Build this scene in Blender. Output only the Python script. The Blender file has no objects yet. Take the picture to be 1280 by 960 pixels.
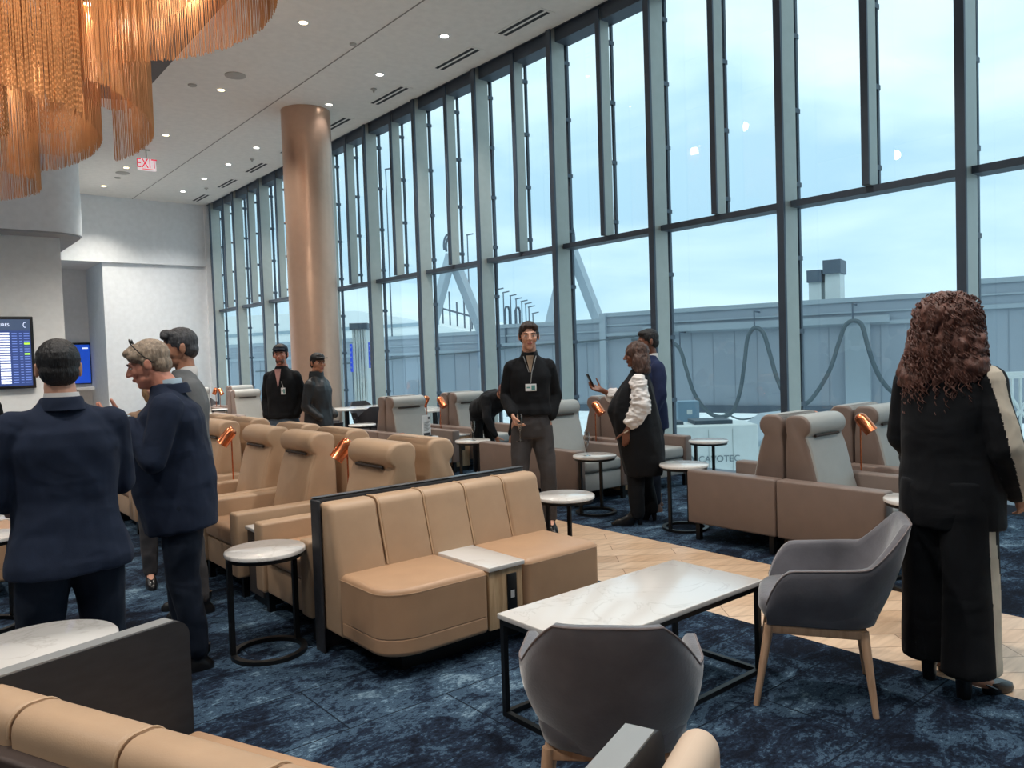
import bpy, math, random
from mathutils import Vector as V, Matrix as Mx, noise, Quaternion
random.seed(7)
S=bpy.context.scene; COL=S.collection
R=math.radians
# ---------------------------------------------------------------- camera model (measured from the photograph's vanishing points)
F=975.; CX,CY=640.,480.; HC=1.57
ay=V((-800,10,F)).normalized()
ax=V((1220,77,F)); ax=(ax-ay*ax.dot(ay)).normalized()
az=ax.cross(ay)
if az.y<0: az=-az
def ray(px,py):
    c=V((px-CX,CY-py,F)); return V((ax.dot(c),ay.dot(c),az.dot(c)))
def atz(px,py,z):
    r=ray(px,py); t=(z-HC)/r.z; return V((r.x*t,r.y*t,z))
def atd(px,py,d):
    r=ray(px,py)*(d/F); return V((r.x,r.y,r.z+HC))
def aty(px,py,Y):
    r=ray(px,py); t=Y/r.y; return V((r.x*t,Y,HC+r.z*t))
cam=bpy.data.cameras.new('camera'); co=bpy.data.objects.new('camera',cam); COL.objects.link(co)
cam.sensor_fit='HORIZONTAL'; cam.sensor_width=36; cam.lens=F/1280*36; cam.clip_start=.05; cam.clip_end=2000
right=V((ax.x,ay.x,az.x)); up=V((ax.y,ay.y,az.y)); fwd=V((ax.z,ay.z,az.z))
co.matrix_world=Mx((( right.x,up.x,-fwd.x,0),(right.y,up.y,-fwd.y,0),(right.z,up.z,-fwd.z,HC),(0,0,0,1)))
S.camera=co
# ---------------------------------------------------------------- materials
MATS={}
def srgb(c):
    return tuple(((x/255)/12.92 if x/255<=.04045 else ((x/255+.055)/1.055)**2.4) for x in c)+(1,)
def mat(name,col,rough=.6,metal=0,spec=.5,noise_amt=0,noise_scale=8,bump=0,bump_scale=60,emit=None,emit_s=0,sheen=0,coat=0,stretch=None):
    if name in MATS: return MATS[name]
    m=bpy.data.materials.new(name); m.use_nodes=True; nt=m.node_tree; b=nt.nodes['Principled BSDF']
    c=srgb(col); b.inputs['Base Color'].default_value=c
    b.inputs['Roughness'].default_value=rough; b.inputs['Metallic'].default_value=metal
    b.inputs['Specular IOR Level'].default_value=spec
    if sheen: b.inputs['Sheen Weight'].default_value=sheen; b.inputs['Sheen Roughness'].default_value=.4
    if coat: b.inputs['Coat Weight'].default_value=coat; b.inputs['Coat Roughness'].default_value=.1
    tc=nt.nodes.new('ShaderNodeTexCoord'); mp=nt.nodes.new('ShaderNodeMapping'); nt.links.new(tc.outputs['Object'],mp.inputs[0])
    if stretch: mp.inputs['Scale'].default_value=stretch
    n=nt.nodes.new('ShaderNodeTexNoise'); n.inputs['Scale'].default_value=noise_scale; n.inputs['Detail'].default_value=5
    nt.links.new(mp.outputs[0],n.inputs['Vector'])
    cr=nt.nodes.new('ShaderNodeValToRGB'); nt.links.new(n.outputs['Fac'],cr.inputs[0])
    a=noise_amt or .04
    cr.color_ramp.elements[0].position=.3; cr.color_ramp.elements[1].position=.7
    cr.color_ramp.elements[0].color=tuple(x*(1-a) for x in c[:3])+(1,); cr.color_ramp.elements[1].color=tuple(min(1,x*(1+a)) for x in c[:3])+(1,)
    nt.links.new(cr.outputs[0],b.inputs['Base Color'])
    if bump:
        n2=nt.nodes.new('ShaderNodeTexNoise'); n2.inputs['Scale'].default_value=bump_scale; n2.inputs['Detail'].default_value=4
        nt.links.new(mp.outputs[0],n2.inputs['Vector'])
        bp=nt.nodes.new('ShaderNodeBump'); bp.inputs['Strength'].default_value=bump; bp.inputs['Distance'].default_value=.01
        nt.links.new(n2.outputs['Fac'],bp.inputs['Height']); nt.links.new(bp.outputs[0],b.inputs['Normal'])
    if emit: b.inputs['Emission Color'].default_value=srgb(emit); b.inputs['Emission Strength'].default_value=emit_s
    MATS[name]=m; return m
def marble(name):
    m=mat(name,(232,226,220),.16,coat=.3); nt=m.node_tree; b=nt.nodes['Principled BSDF']
    tc=nt.nodes.new('ShaderNodeTexCoord'); n=nt.nodes.new('ShaderNodeTexNoise'); n.inputs['Scale'].default_value=3.2; n.inputs['Detail'].default_value=9; n.inputs['Distortion'].default_value=1.2
    nt.links.new(tc.outputs['Object'],n.inputs['Vector'])
    cr=nt.nodes.new('ShaderNodeValToRGB'); e=cr.color_ramp.elements
    w=srgb((214,210,206)); g=srgb((201,196,191))
    e[0].position=.485; e[0].color=w; e[1].position=.515; e[1].color=w
    k=e.new(.5); k.color=g
    nt.links.new(n.outputs['Fac'],cr.inputs[0]); nt.links.new(cr.outputs[0],b.inputs['Base Color']); return m
def wood(name,c1,c2,sc=(1,1,1),rough=.4):
    m=mat(name,c1,rough); nt=m.node_tree; b=nt.nodes['Principled BSDF']
    tc=nt.nodes.new('ShaderNodeTexCoord'); mp=nt.nodes.new('ShaderNodeMapping'); mp.inputs['Scale'].default_value=sc
    n=nt.nodes.new('ShaderNodeTexNoise'); n.inputs['Scale'].default_value=6; n.inputs['Detail'].default_value=7; n.inputs['Distortion'].default_value=.6
    nt.links.new(tc.outputs['Object'],mp.inputs[0]); nt.links.new(mp.outputs[0],n.inputs['Vector'])
    cr=nt.nodes.new('ShaderNodeValToRGB'); cr.color_ramp.elements[0].position=.35; cr.color_ramp.elements[1].position=.65
    cr.color_ramp.elements[0].color=srgb(c1); cr.color_ramp.elements[1].color=srgb(c2)
    nt.links.new(n.outputs['Fac'],cr.inputs[0]); nt.links.new(cr.outputs[0],b.inputs['Base Color']); return m
TAN=mat('tan_leather',(182,151,122),.48,noise_amt=.05,bump=.06,bump_scale=220)
TANS=mat('tan_leather_seat',(180,143,112),.42,noise_amt=.05,bump=.06,bump_scale=220)
TANSEAM=mat('tan_piping',(196,164,132),.5)
GREYL=mat('grey_leather',(166,166,163),.5,noise_amt=.04,bump=.06,bump_scale=220)
BROWNL=mat('taupe_leather',(124,108,100),.5,noise_amt=.05,bump=.06,bump_scale=220)
BLACK=mat('black_powder_coat',(22,23,25),.42,metal=.3)
BLACKP=mat('black_panel',(43,43,47),.55,noise_amt=.18,noise_scale=14,stretch=(1,1,3))
TRIMTOP=mat('brushed_edge',(152,154,155),.32,metal=.2)
MARBLE=marble('white_marble')
OAK=wood('oak_veneer',(176,142,106),(206,175,138),(6,6,.8))
LEGW=wood('beech_leg',(186,148,118),(205,168,138),(8,8,1))
VELV=mat('grey_velvet',(98,97,104),.75,noise_amt=.22,noise_scale=7,sheen=.7,bump=.1,bump_scale=90)
COPPER=mat('copper',(226,134,92),.24,metal=1,noise_amt=.04)
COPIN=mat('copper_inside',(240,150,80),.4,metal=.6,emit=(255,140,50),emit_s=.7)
BULB=mat('warm_bulb',(255,220,170),.4,emit=(255,190,110),emit_s=7)
CHAIN=mat('bronze_chain',(198,140,92),.5,metal=.3,noise_amt=.12,noise_scale=3)
WHITEP=mat('white_paint',(226,228,230),.75)
WALLG=mat('pale_grey_wall',(224,228,232),.8)
CEILM=mat('ceiling_paint',(234,230,224),.85)
ALU=mat('mullion_paint',(176,182,178),.42,metal=.25)
ALUD=mat('mullion_dark',(76,88,102),.45,metal=.3)
COLM=mat('bronze_column',(198,166,146),.34,metal=.6,noise_amt=.03)
PLB=mat('black_plastic',(18,18,20),.35)
# ---------------------------------------------------------------- mesh builder
class MB:
    def __init__(s): s.v=[]; s.f=[]; s.mi=[]; s.m=0; s.T=Mx.Identity(4)
    def add(s,vs,fs):
        o=len(s.v); s.v+=[tuple(s.T@V(p)) for p in vs]; s.f+=[tuple(i+o for i in f) for f in fs]; s.mi+=[s.m]*len(fs)
    def box(s,x0,x1,y0,y1,z0,z1):
        s.add([(x0,y0,z0),(x1,y0,z0),(x1,y1,z0),(x0,y1,z0),(x0,y0,z1),(x1,y0,z1),(x1,y1,z1),(x0,y1,z1)],
              [(3,2,1,0),(4,5,6,7),(0,1,5,4),(1,2,6,5),(2,3,7,6),(3,0,4,7)])
    def rbox(s,x0,x1,y0,y1,z0,z1,r=.02,n=3):
        # rounded box: rings of a rounded rectangle along z with rounded top and bottom
        r=min(r,(x1-x0)/2-.0005,(y1-y0)/2-.0005,(z1-z0)/2-.0005); rings=[]
        def ring(z,ins):
            pts=[]; rr=max(r-ins,.0003)
            for cx,cy,a0 in ((x1-r,y1-r,0),(x0+r,y1-r,90),(x0+r,y0+r,180),(x1-r,y0+r,270)):
                for k in range(n+1):
                    a=R(a0+90*k/n); pts.append((cx+rr*math.cos(a),cy+rr*math.sin(a),z))
            return pts
        for k in range(n+1):
            a=R(90*k/n); rings.append(ring(z0+r-r*math.cos(a),r-r*math.sin(a)))
        for k in range(n+1):
            a=R(90*k/n); rings.append(ring(z1-r+r*math.sin(a),r-r*math.cos(a)))
        s.rings(rings)
    def rings(s,rings,cap=True,closed=True):
        n=len(rings[0]); vs=[p for r_ in rings for p in r_]; fs=[]
        for i in range(len(rings)-1):
            for j in range(n if closed else n-1):
                k=(j+1)%n; fs.append((i*n+j,i*n+k,(i+1)*n+k,(i+1)*n+j))
        if cap: fs.append(tuple(range(n-1,-1,-1))); fs.append(tuple((len(rings)-1)*n+j for j in range(n)))
        s.add(vs,fs)
    def lathe(s,prof,n=32,c=(0,0)):
        s.rings([[(c[0]+r*math.cos(2*math.pi*k/n),c[1]+r*math.sin(2*math.pi*k/n),z) for k in range(n)] for r,z in prof])
    def prism(s,poly,a,b,axis='x'):
        # polygon (u,v) extruded along axis: x -> (a..b, u, v); y -> (u, a..b, v); z -> (u,v,a..b)
        def P(t,u,v): return {'x':(t,u,v),'y':(u,t,v),'z':(u,v,t)}[axis]
        s.rings([[P(a,u,v) for u,v in poly],[P(b,u,v) for u,v in poly]])
    def rprism(s,poly,a,b,axis='x',r=.015,n=3):
        # prism with rounded rims (poly shrunk at both ends)
        cx=sum(p[0] for p in poly)/len(poly); cy=sum(p[1] for p in poly)/len(poly)
        def P(t,u,v): return {'x':(t,u,v),'y':(u,t,v),'z':(u,v,t)}[axis]
        N=len(poly); nr=[]
        area=sum(poly[i][0]*poly[(i+1)%N][1]-poly[(i+1)%N][0]*poly[i][1] for i in range(N))
        sg=1 if area>0 else -1
        for i in range(N):
            p,q,w=V(poly[i-1]),V(poly[i]),V(poly[(i+1)%N]); e1=(q-p).normalized(); e2=(w-q).normalized()
            m=(V((e1.y,-e1.x))+V((e2.y,-e2.x)))*sg
            nr.append(m.normalized() if m.length>1e-6 else V((0,0)))
        def ring(t,ins): return [P(t,p[0]-nr[i].x*ins,p[1]-nr[i].y*ins) for i,p in enumerate(poly)]
        d=1 if b>a else -1; rs=[]
        for k in range(n+1):
            an=R(90*k/n); rs.append(ring(a+d*(r-r*math.cos(an)),r-r*math.sin(an)))
        for k in range(n+1):
            an=R(90*k/n); rs.append(ring(b-d*(r-r*math.sin(an)),r-r*math.cos(an)))
        s.rings(rs)
    def tube(s,pts,r,n=8,caps=True):
        pts=[V(p) for p in pts]; rs=r if isinstance(r,(list,tuple)) else [r]*len(pts)
        t=(pts[1]-pts[0]).normalized(); u=t.orthogonal().normalized(); rings=[]
        for i,p in enumerate(pts):
            t2=((pts[min(i+1,len(pts)-1)]-pts[max(i-1,0)])).normalized()
            u=(u-t2*u.dot(t2)); u=u.normalized() if u.length>1e-5 else t2.orthogonal().normalized(); w=t2.cross(u)
            rings.append([tuple(p+(u*math.cos(2*math.pi*k/n)+w*math.sin(2*math.pi*k/n))*rs[i]) for k in range(n)])
        s.rings(rings,cap=caps)
    def cyl(s,p0,p1,r,r1=None,n=16): s.tube([p0,p1],[r,r if r1 is None else r1],n)
    def sbar(s,p0,p1,w,h=None):
        # square bar between two points
        p0,p1=V(p0),V(p1); h=h or w; t=(p1-p0).normalized(); ref=V((0,0,1)) if abs(t.z)<.9 else V((1,0,0))
        u=t.cross(ref).normalized()*w/2; q=u.normalized().cross(t)*h/2
        s.rings([[tuple(p+u+q),tuple(p-u+q),tuple(p-u-q),tuple(p+u-q)] for p in (p0,p1)])
    def ell(s,c,r,rot=None,nu=16,nv=10):
        rings=[]; c=V(c)
        for j in range(nv+1):
            ph=math.pi*(j/nv-.5); ph=max(-1.555,min(1.555,ph)); ring=[]
            for i in range(nu):
                th=2*math.pi*i/nu; p=V((r[0]*math.cos(ph)*math.cos(th),r[1]*math.cos(ph)*math.sin(th),r[2]*math.sin(ph)))
                if rot: p=rot@p
                ring.append(tuple(c+p))
            rings.append(ring)
        s.rings(rings)
    def cap(s,p0,r0,p1,r1,fx=1.0,flat=None,n=14):
        # tapered capsule; flat=(direction, factor) squeezes the cross-section
        p0,p1=V(p0),V(p1); t=(p1-p0); L=t.length
        if L<1e-6: s.ell(p0,(r0,r0,r0)); return
        t/=L; u=t.orthogonal().normalized(); ff=1
        if flat: u=V(flat[0]); u=(u-t*u.dot(t)).normalized(); ff=flat[1]
        w=t.cross(u); rings=[]
        seq=[(-math.cos(a),math.sin(a),0) for a in (R(3),R(30),R(60),R(90))]+[(math.cos(a),math.sin(a),1) for a in (R(90),R(60),R(30),R(3))]
        for off,sc,e in seq:
            r_=r1 if e else r0; c=(p1 if e else p0)+t*off*r_
            rings.append([tuple(c+(u*math.cos(2*math.pi*k/n)*ff+w*math.sin(2*math.pi*k/n))*r_*sc) for k in range(n)])
        s.rings(rings)
    def loft(s,rs,n=28,p=2.3):
        # rs: (cx,cy,z,rx,ry[,tilt-yaw]) super-ellipse rings
        out=[]
        for q in rs:
            cx,cy,z,rx,ry=q[:5]; yw=q[5] if len(q)>5 else 0; ring=[]
            for k in range(n):
                a=2*math.pi*k/n; c_,s_=math.cos(a),math.sin(a)
                x=rx*math.copysign(abs(c_)**(2/p),c_); y=ry*math.copysign(abs(s_)**(2/p),s_)
                ring.append((cx+x*math.cos(yw)-y*math.sin(yw),cy+x*math.sin(yw)+y*math.cos(yw),z))
            out.append(ring)
        s.rings(out)
    def mesh(s,name,mats,smooth=True,ang=35):
        me=bpy.data.meshes.new(name); me.from_pydata(s.v,[],s.f)
        for m in (mats if isinstance(mats,(list,tuple)) else [mats]): me.materials.append(m)
        me.polygons.foreach_set('material_index',s.mi)
        if smooth:
            me.polygons.foreach_set('use_smooth',[True]*len(me.polygons)); me.set_sharp_from_angle(angle=R(ang))
        me.update(); return me
    def build(s,name,mats,parent=None,smooth=True,ang=35,loc=None):
        o=bpy.data.objects.new(name,s.mesh(name,mats,smooth,ang)); COL.objects.link(o)
        if parent: o.parent=parent
        if loc: o.location=loc
        return o
def blob(mb,name,mats,parent,vox=.01,sm=4,wrinkle=0,wscale=9,paint=None,wst=(1,1,.5)):
    # union of overlapping closed shapes as ONE continuous surface
    o=mb.build(name,mats,None)
    m=o.modifiers.new('r','REMESH'); m.mode='VOXEL'; m.voxel_size=vox; m.use_smooth_shade=True
    if sm:
        k=o.modifiers.new('s','SMOOTH'); k.iterations=sm; k.factor=.5
    dg=bpy.context.evaluated_depsgraph_get(); me=bpy.data.meshes.new_from_object(o.evaluated_get(dg))
    old=o.data; o.modifiers.clear(); o.data=me; bpy.data.meshes.remove(old); me.name=name
    me.materials.clear()
    for q in (mats if isinstance(mats,(list,tuple)) else [mats]): me.materials.append(q)
    if wrinkle:
        nrm=[v.normal.copy() for v in me.vertices]
        for v,nn in zip(me.vertices,nrm):
            c=v.co; q=noise.noise(V((c.x*wst[0]*wscale,c.y*wst[1]*wscale,c.z*wst[2]*wscale)))
            q2=noise.noise(V((c.x*wscale*2.3+5,c.y*wscale*2.3,c.z*wscale*wst[2]*2.6)))
            v.co=c+nn*wrinkle*((1-abs(q)*2.2)*.6+q2*.5)
    if paint:
        for p in me.polygons: p.material_index=paint(p.center)
    me.polygons.foreach_set('use_smooth',[True]*len(me.polygons)); me.update()
    o.parent=parent; return o
def tag(o,label=None,cat=None,group=None,kind=None):
    if label: o['label']=label
    if cat: o['category']=cat
    if group: o['group']=group
    if kind: o['kind']=kind
    return o
def empty(name,loc=(0,0,0),rz=0,label=None,cat=None,group=None,kind=None):
    o=bpy.data.objects.new(name,None); COL.objects.link(o); o.location=loc; o.rotation_euler=(0,0,rz); o.empty_display_size=.1
    return tag(o,label,cat,group,kind)
def copy_tree(o,loc,rz,label,group=None):
    def rec(a,par):
        c=a.copy(); COL.objects.link(c); c.parent=par
        for k in CH.get(a.name,[]): rec(k,c)
        return c
    CH={}
    for a in COL.objects:
        if a.parent: CH.setdefault(a.parent.name,[]).append(a)
    c=rec(o,None); c.location=loc; c.rotation_euler=(0,0,rz); c['label']=label
    if group: c['group']=group
    return c
def text_mesh(name,txt,size,mat_,parent,M,ext=.001,align='CENTER'):
    c=bpy.data.curves.new(name,'FONT'); c.body=txt; c.size=size; c.align_x=align; c.align_y='CENTER'; c.extrude=ext
    o=bpy.data.objects.new(name,c); COL.objects.link(o)
    dg=bpy.context.evaluated_depsgraph_get(); me=bpy.data.meshes.new_from_object(o.evaluated_get(dg))
    bpy.data.objects.remove(o); o=bpy.data.objects.new(name,me); COL.objects.link(o); me.materials.clear(); me.materials.append(mat_)
    me.transform(M); o.parent=parent; return o
# ================================================================= SETTING
ZC=6.13; D=7.6; YB=22.9
def carpet_mat():
    m=bpy.data.materials.new('blue_carpet'); m.use_nodes=True; nt=m.node_tree; N=nt.nodes; L=nt.links; b=N['Principled BSDF']
    b.inputs['Roughness'].default_value=.95; b.inputs['Specular IOR Level'].default_value=.1
    tc=N.new('ShaderNodeTexCoord')
    def nz(scale,detail,sc,dist=0,rough=.6):
        mp=N.new('ShaderNodeMapping'); mp.inputs['Scale'].default_value=sc; L.new(tc.outputs['Object'],mp.inputs[0])
        n=N.new('ShaderNodeTexNoise'); n.inputs['Scale'].default_value=scale; n.inputs['Detail'].default_value=detail; n.inputs['Distortion'].default_value=dist; n.inputs['Roughness'].default_value=rough
        L.new(mp.outputs[0],n.inputs['Vector']); return n
    big=nz(1.5,3,(1,1,1)); mid=nz(4.5,12,(1,1.5,1),.7,.76); fine=nz(38,4,(1,1.6,1),.3,.7)
    # each carpet tile plank shifts the pattern a little
    br=N.new('ShaderNodeTexBrick'); mp=N.new('ShaderNodeMapping'); mp.inputs['Rotation'].default_value=(0,0,R(0)); L.new(tc.outputs['Object'],mp.inputs[0]); L.new(mp.outputs[0],br.inputs['Vector'])
    br.inputs['Scale'].default_value=1; br.inputs['Brick Width'].default_value=1.0; br.inputs['Row Height'].default_value=.5; br.inputs['Mortar Size'].default_value=.004
    br.inputs['Color1'].default_value=(0,0,0,1); br.inputs['Color2'].default_value=(1,1,1,1); br.inputs['Mortar'].default_value=(.3,.3,.3,1)
    def math_(op,a,bv=None,b2=None):
        q=N.new('ShaderNodeMath'); q.operation=op
        L.new(a,q.inputs[0])
        if bv is not None: q.inputs[1].default_value=bv
        if b2 is not None: L.new(b2,q.inputs[1])
        return q.outputs[0]
    s=math_('MULTIPLY',big.outputs['Fac'],.75)
    s=math_('ADD',s,b2=math_('MULTIPLY',mid.outputs['Fac'],1.2))
    s=math_('ADD',s,b2=math_('MULTIPLY',fine.outputs['Fac'],.62))
    s=math_('ADD',s,b2=math_('MULTIPLY',br.outputs['Color'],.11))
    s=math_('SUBTRACT',s,.85)
    cr=N.new('ShaderNodeValToRGB'); e=cr.color_ramp.elements
    e[0].position=.32; e[0].color=srgb((16,21,32)); e[1].position=.76; e[1].color=srgb((122,146,162))
    for p,c in ((.43,(28,38,54)),(.50,(36,51,70)),(.55,(70,92,112)),(.60,(44,62,82)),(.66,(84,108,128))):
        k=e.new(p); k.color=srgb(c)
    L.new(s,cr.inputs[0])
    mix=N.new('ShaderNodeMix'); mix.data_type='RGBA'; L.new(br.outputs['Fac'],mix.inputs[0]); L.new(cr.outputs[0],mix.inputs[6]); mix.inputs[7].default_value=srgb((22,30,42))
    L.new(mix.outputs[2],b.inputs['Base Color'])
    bp=N.new('ShaderNodeBump'); bp.inputs['Strength'].default_value=.35; bp.inputs['Distance'].default_value=.01; n3=nz(400,2,(1,1,1)); L.new(n3.outputs['Fac'],bp.inputs['Height']); L.new(bp.outputs[0],b.inputs['Normal'])
    return m
def plank_mat():
    m=bpy.data.materials.new('oak_planks'); m.use_nodes=True; nt=m.node_tree; N=nt.nodes; L=nt.links; b=N['Principled BSDF']
    b.inputs['Roughness'].default_value=.33
    tc=N.new('ShaderNodeTexCoord'); mp=N.new('ShaderNodeMapping'); mp.inputs['Rotation'].default_value=(0,0,R(39)); L.new(tc.outputs['Object'],mp.inputs[0])
    br=N.new('ShaderNodeTexBrick'); L.new(mp.outputs[0],br.inputs['Vector']); br.offset=.37
    for k,v in (('Scale',1),('Brick Width',1.25),('Row Height',.18),('Mortar Size',.003)): br.inputs[k].default_value=v
    br.inputs['Color1'].default_value=srgb((206,172,140)); br.inputs['Color2'].default_value=srgb((226,197,168)); br.inputs['Mortar'].default_value=srgb((150,112,84))
    mp2=N.new('ShaderNodeMapping'); mp2.inputs['Rotation'].default_value=(0,0,R(39)); mp2.inputs['Scale'].default_value=(1.2,16,1); L.new(tc.outputs['Object'],mp2.inputs[0])
    n=N.new('ShaderNodeTexNoise'); n.inputs['Scale'].default_value=2.2; n.inputs['Detail'].default_value=8; L.new(mp2.outputs[0],n.inputs['Vector'])
    cr=N.new('ShaderNodeValToRGB'); cr.color_ramp.elements[0].color=(.78,.74,.7,1); cr.color_ramp.elements[1].color=(1,1,1,1); cr.color_ramp.elements[0].position=.3; cr.color_ramp.elements[1].position=.6; L.new(n.outputs['Fac'],cr.inputs[0])
    mx=N.new('ShaderNodeMix'); mx.data_type='RGBA'; mx.blend_type='MULTIPLY'; mx.inputs[0].default_value=1; L.new(br.outputs['Color'],mx.inputs[6]); L.new(cr.outputs[0],mx.inputs[7]); L.new(mx.outputs[2],b.inputs['Base Color'])
    return m
CARPET=carpet_mat(); PLANK=plank_mat()
def slab(name,x0,x1,y0,y1,z0,z1,m,kind='structure',parent=None,**k):
    b=MB(); b.box(x0,x1,y0,y1,z0,z1); o=b.build(name,m,parent,smooth=False)
    if kind and not parent: o['kind']=kind
    return o
XL=-8.; YN=-6.
b=MB(); b.box(XL,8.0,YN,25.6,-.25,-.012); fl=b.build('floor',PLANK,None,smooth=False); fl['kind']='structure'
def zone(x0,x1,name):
    b=MB(); b.box(x0,x1,YN,25.6,-.012,0); o=b.build(name,CARPET,fl,smooth=False); return o
zone(XL,3.79,'carpet'); zone(4.93,7.97,'carpet')
b=MB(); b.box(3.79,4.93,YN,25.6,-.012,-.001); b.build('wood_aisle',PLANK,fl,smooth=False)
c=slab('ceiling',XL,7.62,YN,25.6,ZC,ZC+.25,CEILM)
b=MB(); b.box(5.67,5.69,YN,YB,ZC-.004,ZC+.01); b.build('ceiling_joint',mat('joint_grey',(150,146,140),.9),c,smooth=False)
b=MB(); b.box(7.62,8.2,YN,25.6,ZC+.02,ZC+.3); b.build('window_recess',ALUD,c,smooth=False)
WW=mat('white_wall',(240,240,238),.85); slab('wall_left',XL-.2,XL,YN,25.6,0,ZC,WW); slab('wall_behind',XL-.2,8.0,YN-.2,YN,0,ZC,WW)
# far wall: upper soffit, lower block with a return, recess behind it
slab('wall_soffit',2.2,7.56,YB,25.6,4.39,ZC,WALLG)
slab('wall_far',4.87,7.56,YB+.08,25.6,0,4.39,WALLG)
slab('wall_recess',2.0,4.87,25.0,25.6,0,4.39,WALLG)
slab('trim_corner',7.56,7.98,YB-.02,25.6,0,ZC,WHITEP)
# wall that carries the departure board, with the curved bulkhead above
slab('wall_screen',XL,3.22,18.9,19.2,0,4.45,mat('warm_white_wall',(222,222,220),.8))
def bulkhead():
    b=MB(); pts=[(XL,25.0),(XL,18.3)]
    cx,cy,r=3.0,18.95,.65
    pts+=[(2.75,18.3)]+[(cx+r*math.cos(R(a)),cy+r*math.sin(R(a))) for a in range(-95,5,10)]+[(cx+r,25.0)]
    b.prism(pts,4.40,ZC,'z'); o=b.build('wall_bulkhead',WHITEP); o['kind']='structure'
    b=MB(); pts2=[(XL,25.0),(XL,18.34)]+[(2.75,18.34)]+[(cx+(r-.04)*math.cos(R(a)),cy+(r-.04)*math.sin(R(a))) for a in range(-95,5,10)]+[(cx+r-.04,25.0)]
    b.prism(pts2,4.36,4.40,'z'); b.build('bulkhead_edge',mat('shadow_gap',(150,150,150),.8),o)
bulkhead()
# ---------------------------------------------------------------- column
b=MB(); b.lathe([(.44,0),(.44,ZC)],64); col=b.build('wall_column',COLM,None); col.location=(6.36,13.46,0); col.name='bronze_column'
tag(col,'round bronze column standing floor to ceiling by the windows','column')

# ---------------------------------------------------------------- window wall
def glass_mat():
    m=bpy.data.materials.new('window_glass'); m.use_nodes=True; nt=m.node_tree; N=nt.nodes; L=nt.links
    for n in list(N): N.remove(n)
    out=N.new('ShaderNodeOutputMaterial'); t=N.new('ShaderNodeBsdfTransparent'); t.inputs[0].default_value=(.90,.965,.975,1)
    g=N.new('ShaderNodeBsdfGlossy'); g.inputs['Roughness'].default_value=.01; g.inputs[0].default_value=(.95,.97,1,1)
    lw=N.new('ShaderNodeLayerWeight'); lw.inputs[0].default_value=.5; pw=N.new('ShaderNodeMath'); pw.operation='POWER'; pw.inputs[1].default_value=5; L.new(lw.outputs['Facing'],pw.inputs[0])
    fr=N.new('ShaderNodeMath'); fr.operation='MULTIPLY_ADD'; fr.inputs[1].default_value=.55; fr.inputs[2].default_value=.035; L.new(pw.outputs[0],fr.inputs[0]); mx=N.new('ShaderNodeMixShader')
    L.new(fr.outputs[0],mx.inputs[0]); L.new(t.outputs[0],mx.inputs[1]); L.new(g.outputs[0],mx.inputs[2]); L.new(mx.outputs[0],out.inputs[0]); return m
GLASS=glass_mat()
Y0=2.90; SP=1.79; ZT=3.06
ks=list(range(-4,12))
for i,k in enumerate(ks):
    y1=Y0+SP*k; y0=y1-.08; yn=y1+SP-.08     # fin spans y0..y1, bay spans y1..yn
    if y1>YB-.05: break
    w=empty('window_%d'%(i+1),(0,0,0),kind='structure')
    b=MB(); b.box(D,D+.27,y0,y1,0,ZC+.02); f=b.build('mullion',[ALU],w,smooth=False)
    b=MB(); b.box(D-.004,D+.03,y0-.002,y1+.002,0,ZC+.02); b.build('mullion_nose',ALUD,f,smooth=False)
    b=MB(); b.box(D+.33,D+.37,y0+.015,y1-.015,0,ZC+.1)
    b.build('glazing_bar',ALUD,w,smooth=False)
    b=MB()
    for q in range(1,8): b.box(D+.26,D+.385,y0+.01,y1-.01,q*.8+.1,q*.8+.15)
    b.build('bracket',ALUD,w,smooth=False)
    ye=min(yn,YB-.02)
    b=MB(); b.box(D+.14,D+.36,y1,ye,ZT,ZT+.07); b.box(D+.16,D+.36,y1,ye,0,.09); b.box(D+.10,D+.36,y1,ye,ZC-.16,ZC+.1)
    b.build('transom',ALUD,w,smooth=False)
    ym=(y1+ye)/2
    b=MB(); b.box(D+.07,D+.25,ym-.035,ym+.035,ZT+.07,ZC-.02); h=b.build('intermediate_mullion',[ALU],w,smooth=False)
    b=MB(); b.box(D+.066,D+.09,ym-.037,ym+.037,ZT+.07,ZC-.02); b.build('mullion_nose',ALUD,h,smooth=False)
    b=MB(); b.box(D+.32,D+.355,ym-.018,ym+.018,ZT,ZC)
    for q in range(4,8): b.box(D+.24,D+.365,ym-.024,ym+.024,q*.8+.1,q*.8+.15)
    b.build('glazing_bar',ALUD,w,smooth=False)
    b=MB(); b.box(D+.345,D+.355,y1-.03,ye+.03,.02,ZC+.05); b.build('glass',GLASS,w,smooth=False)
# slot diffusers on the ceiling by the window
VENT=mat('vent_slot',(40,40,42),.7)
for i,(ya,yb) in enumerate(((7.75,8.75),(9.3,10.35),(11.3,12.4),(13.35,14.4),(15.35,16.4),(17.38,18.44),(19.28,20.38),(21.37,22.4))):
    b=MB(); b.box(7.05,7.31,ya,yb,ZC-.006,ZC+.004); r=b.build('slot_diffuser',CEILM,None,smooth=False)
    tag(r,['slot air diffuser nearest the camera at the top edge','slot air diffuser second from the near end, along the window','slot air diffuser third from the near end','slot air diffuser just right of the bronze column','slot air diffuser hidden mostly behind the column head','third slot air diffuser from the far wall','second slot air diffuser from the far wall','slot air diffuser closest to the far wall'][i],'air vent','slot diffusers along the window')
    b=MB()
    for x in (7.09,7.19): b.box(x,x+.055,ya+.04,yb-.04,ZC-.009,ZC-.005)
    b.build('slot',VENT,r,smooth=False)
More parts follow.
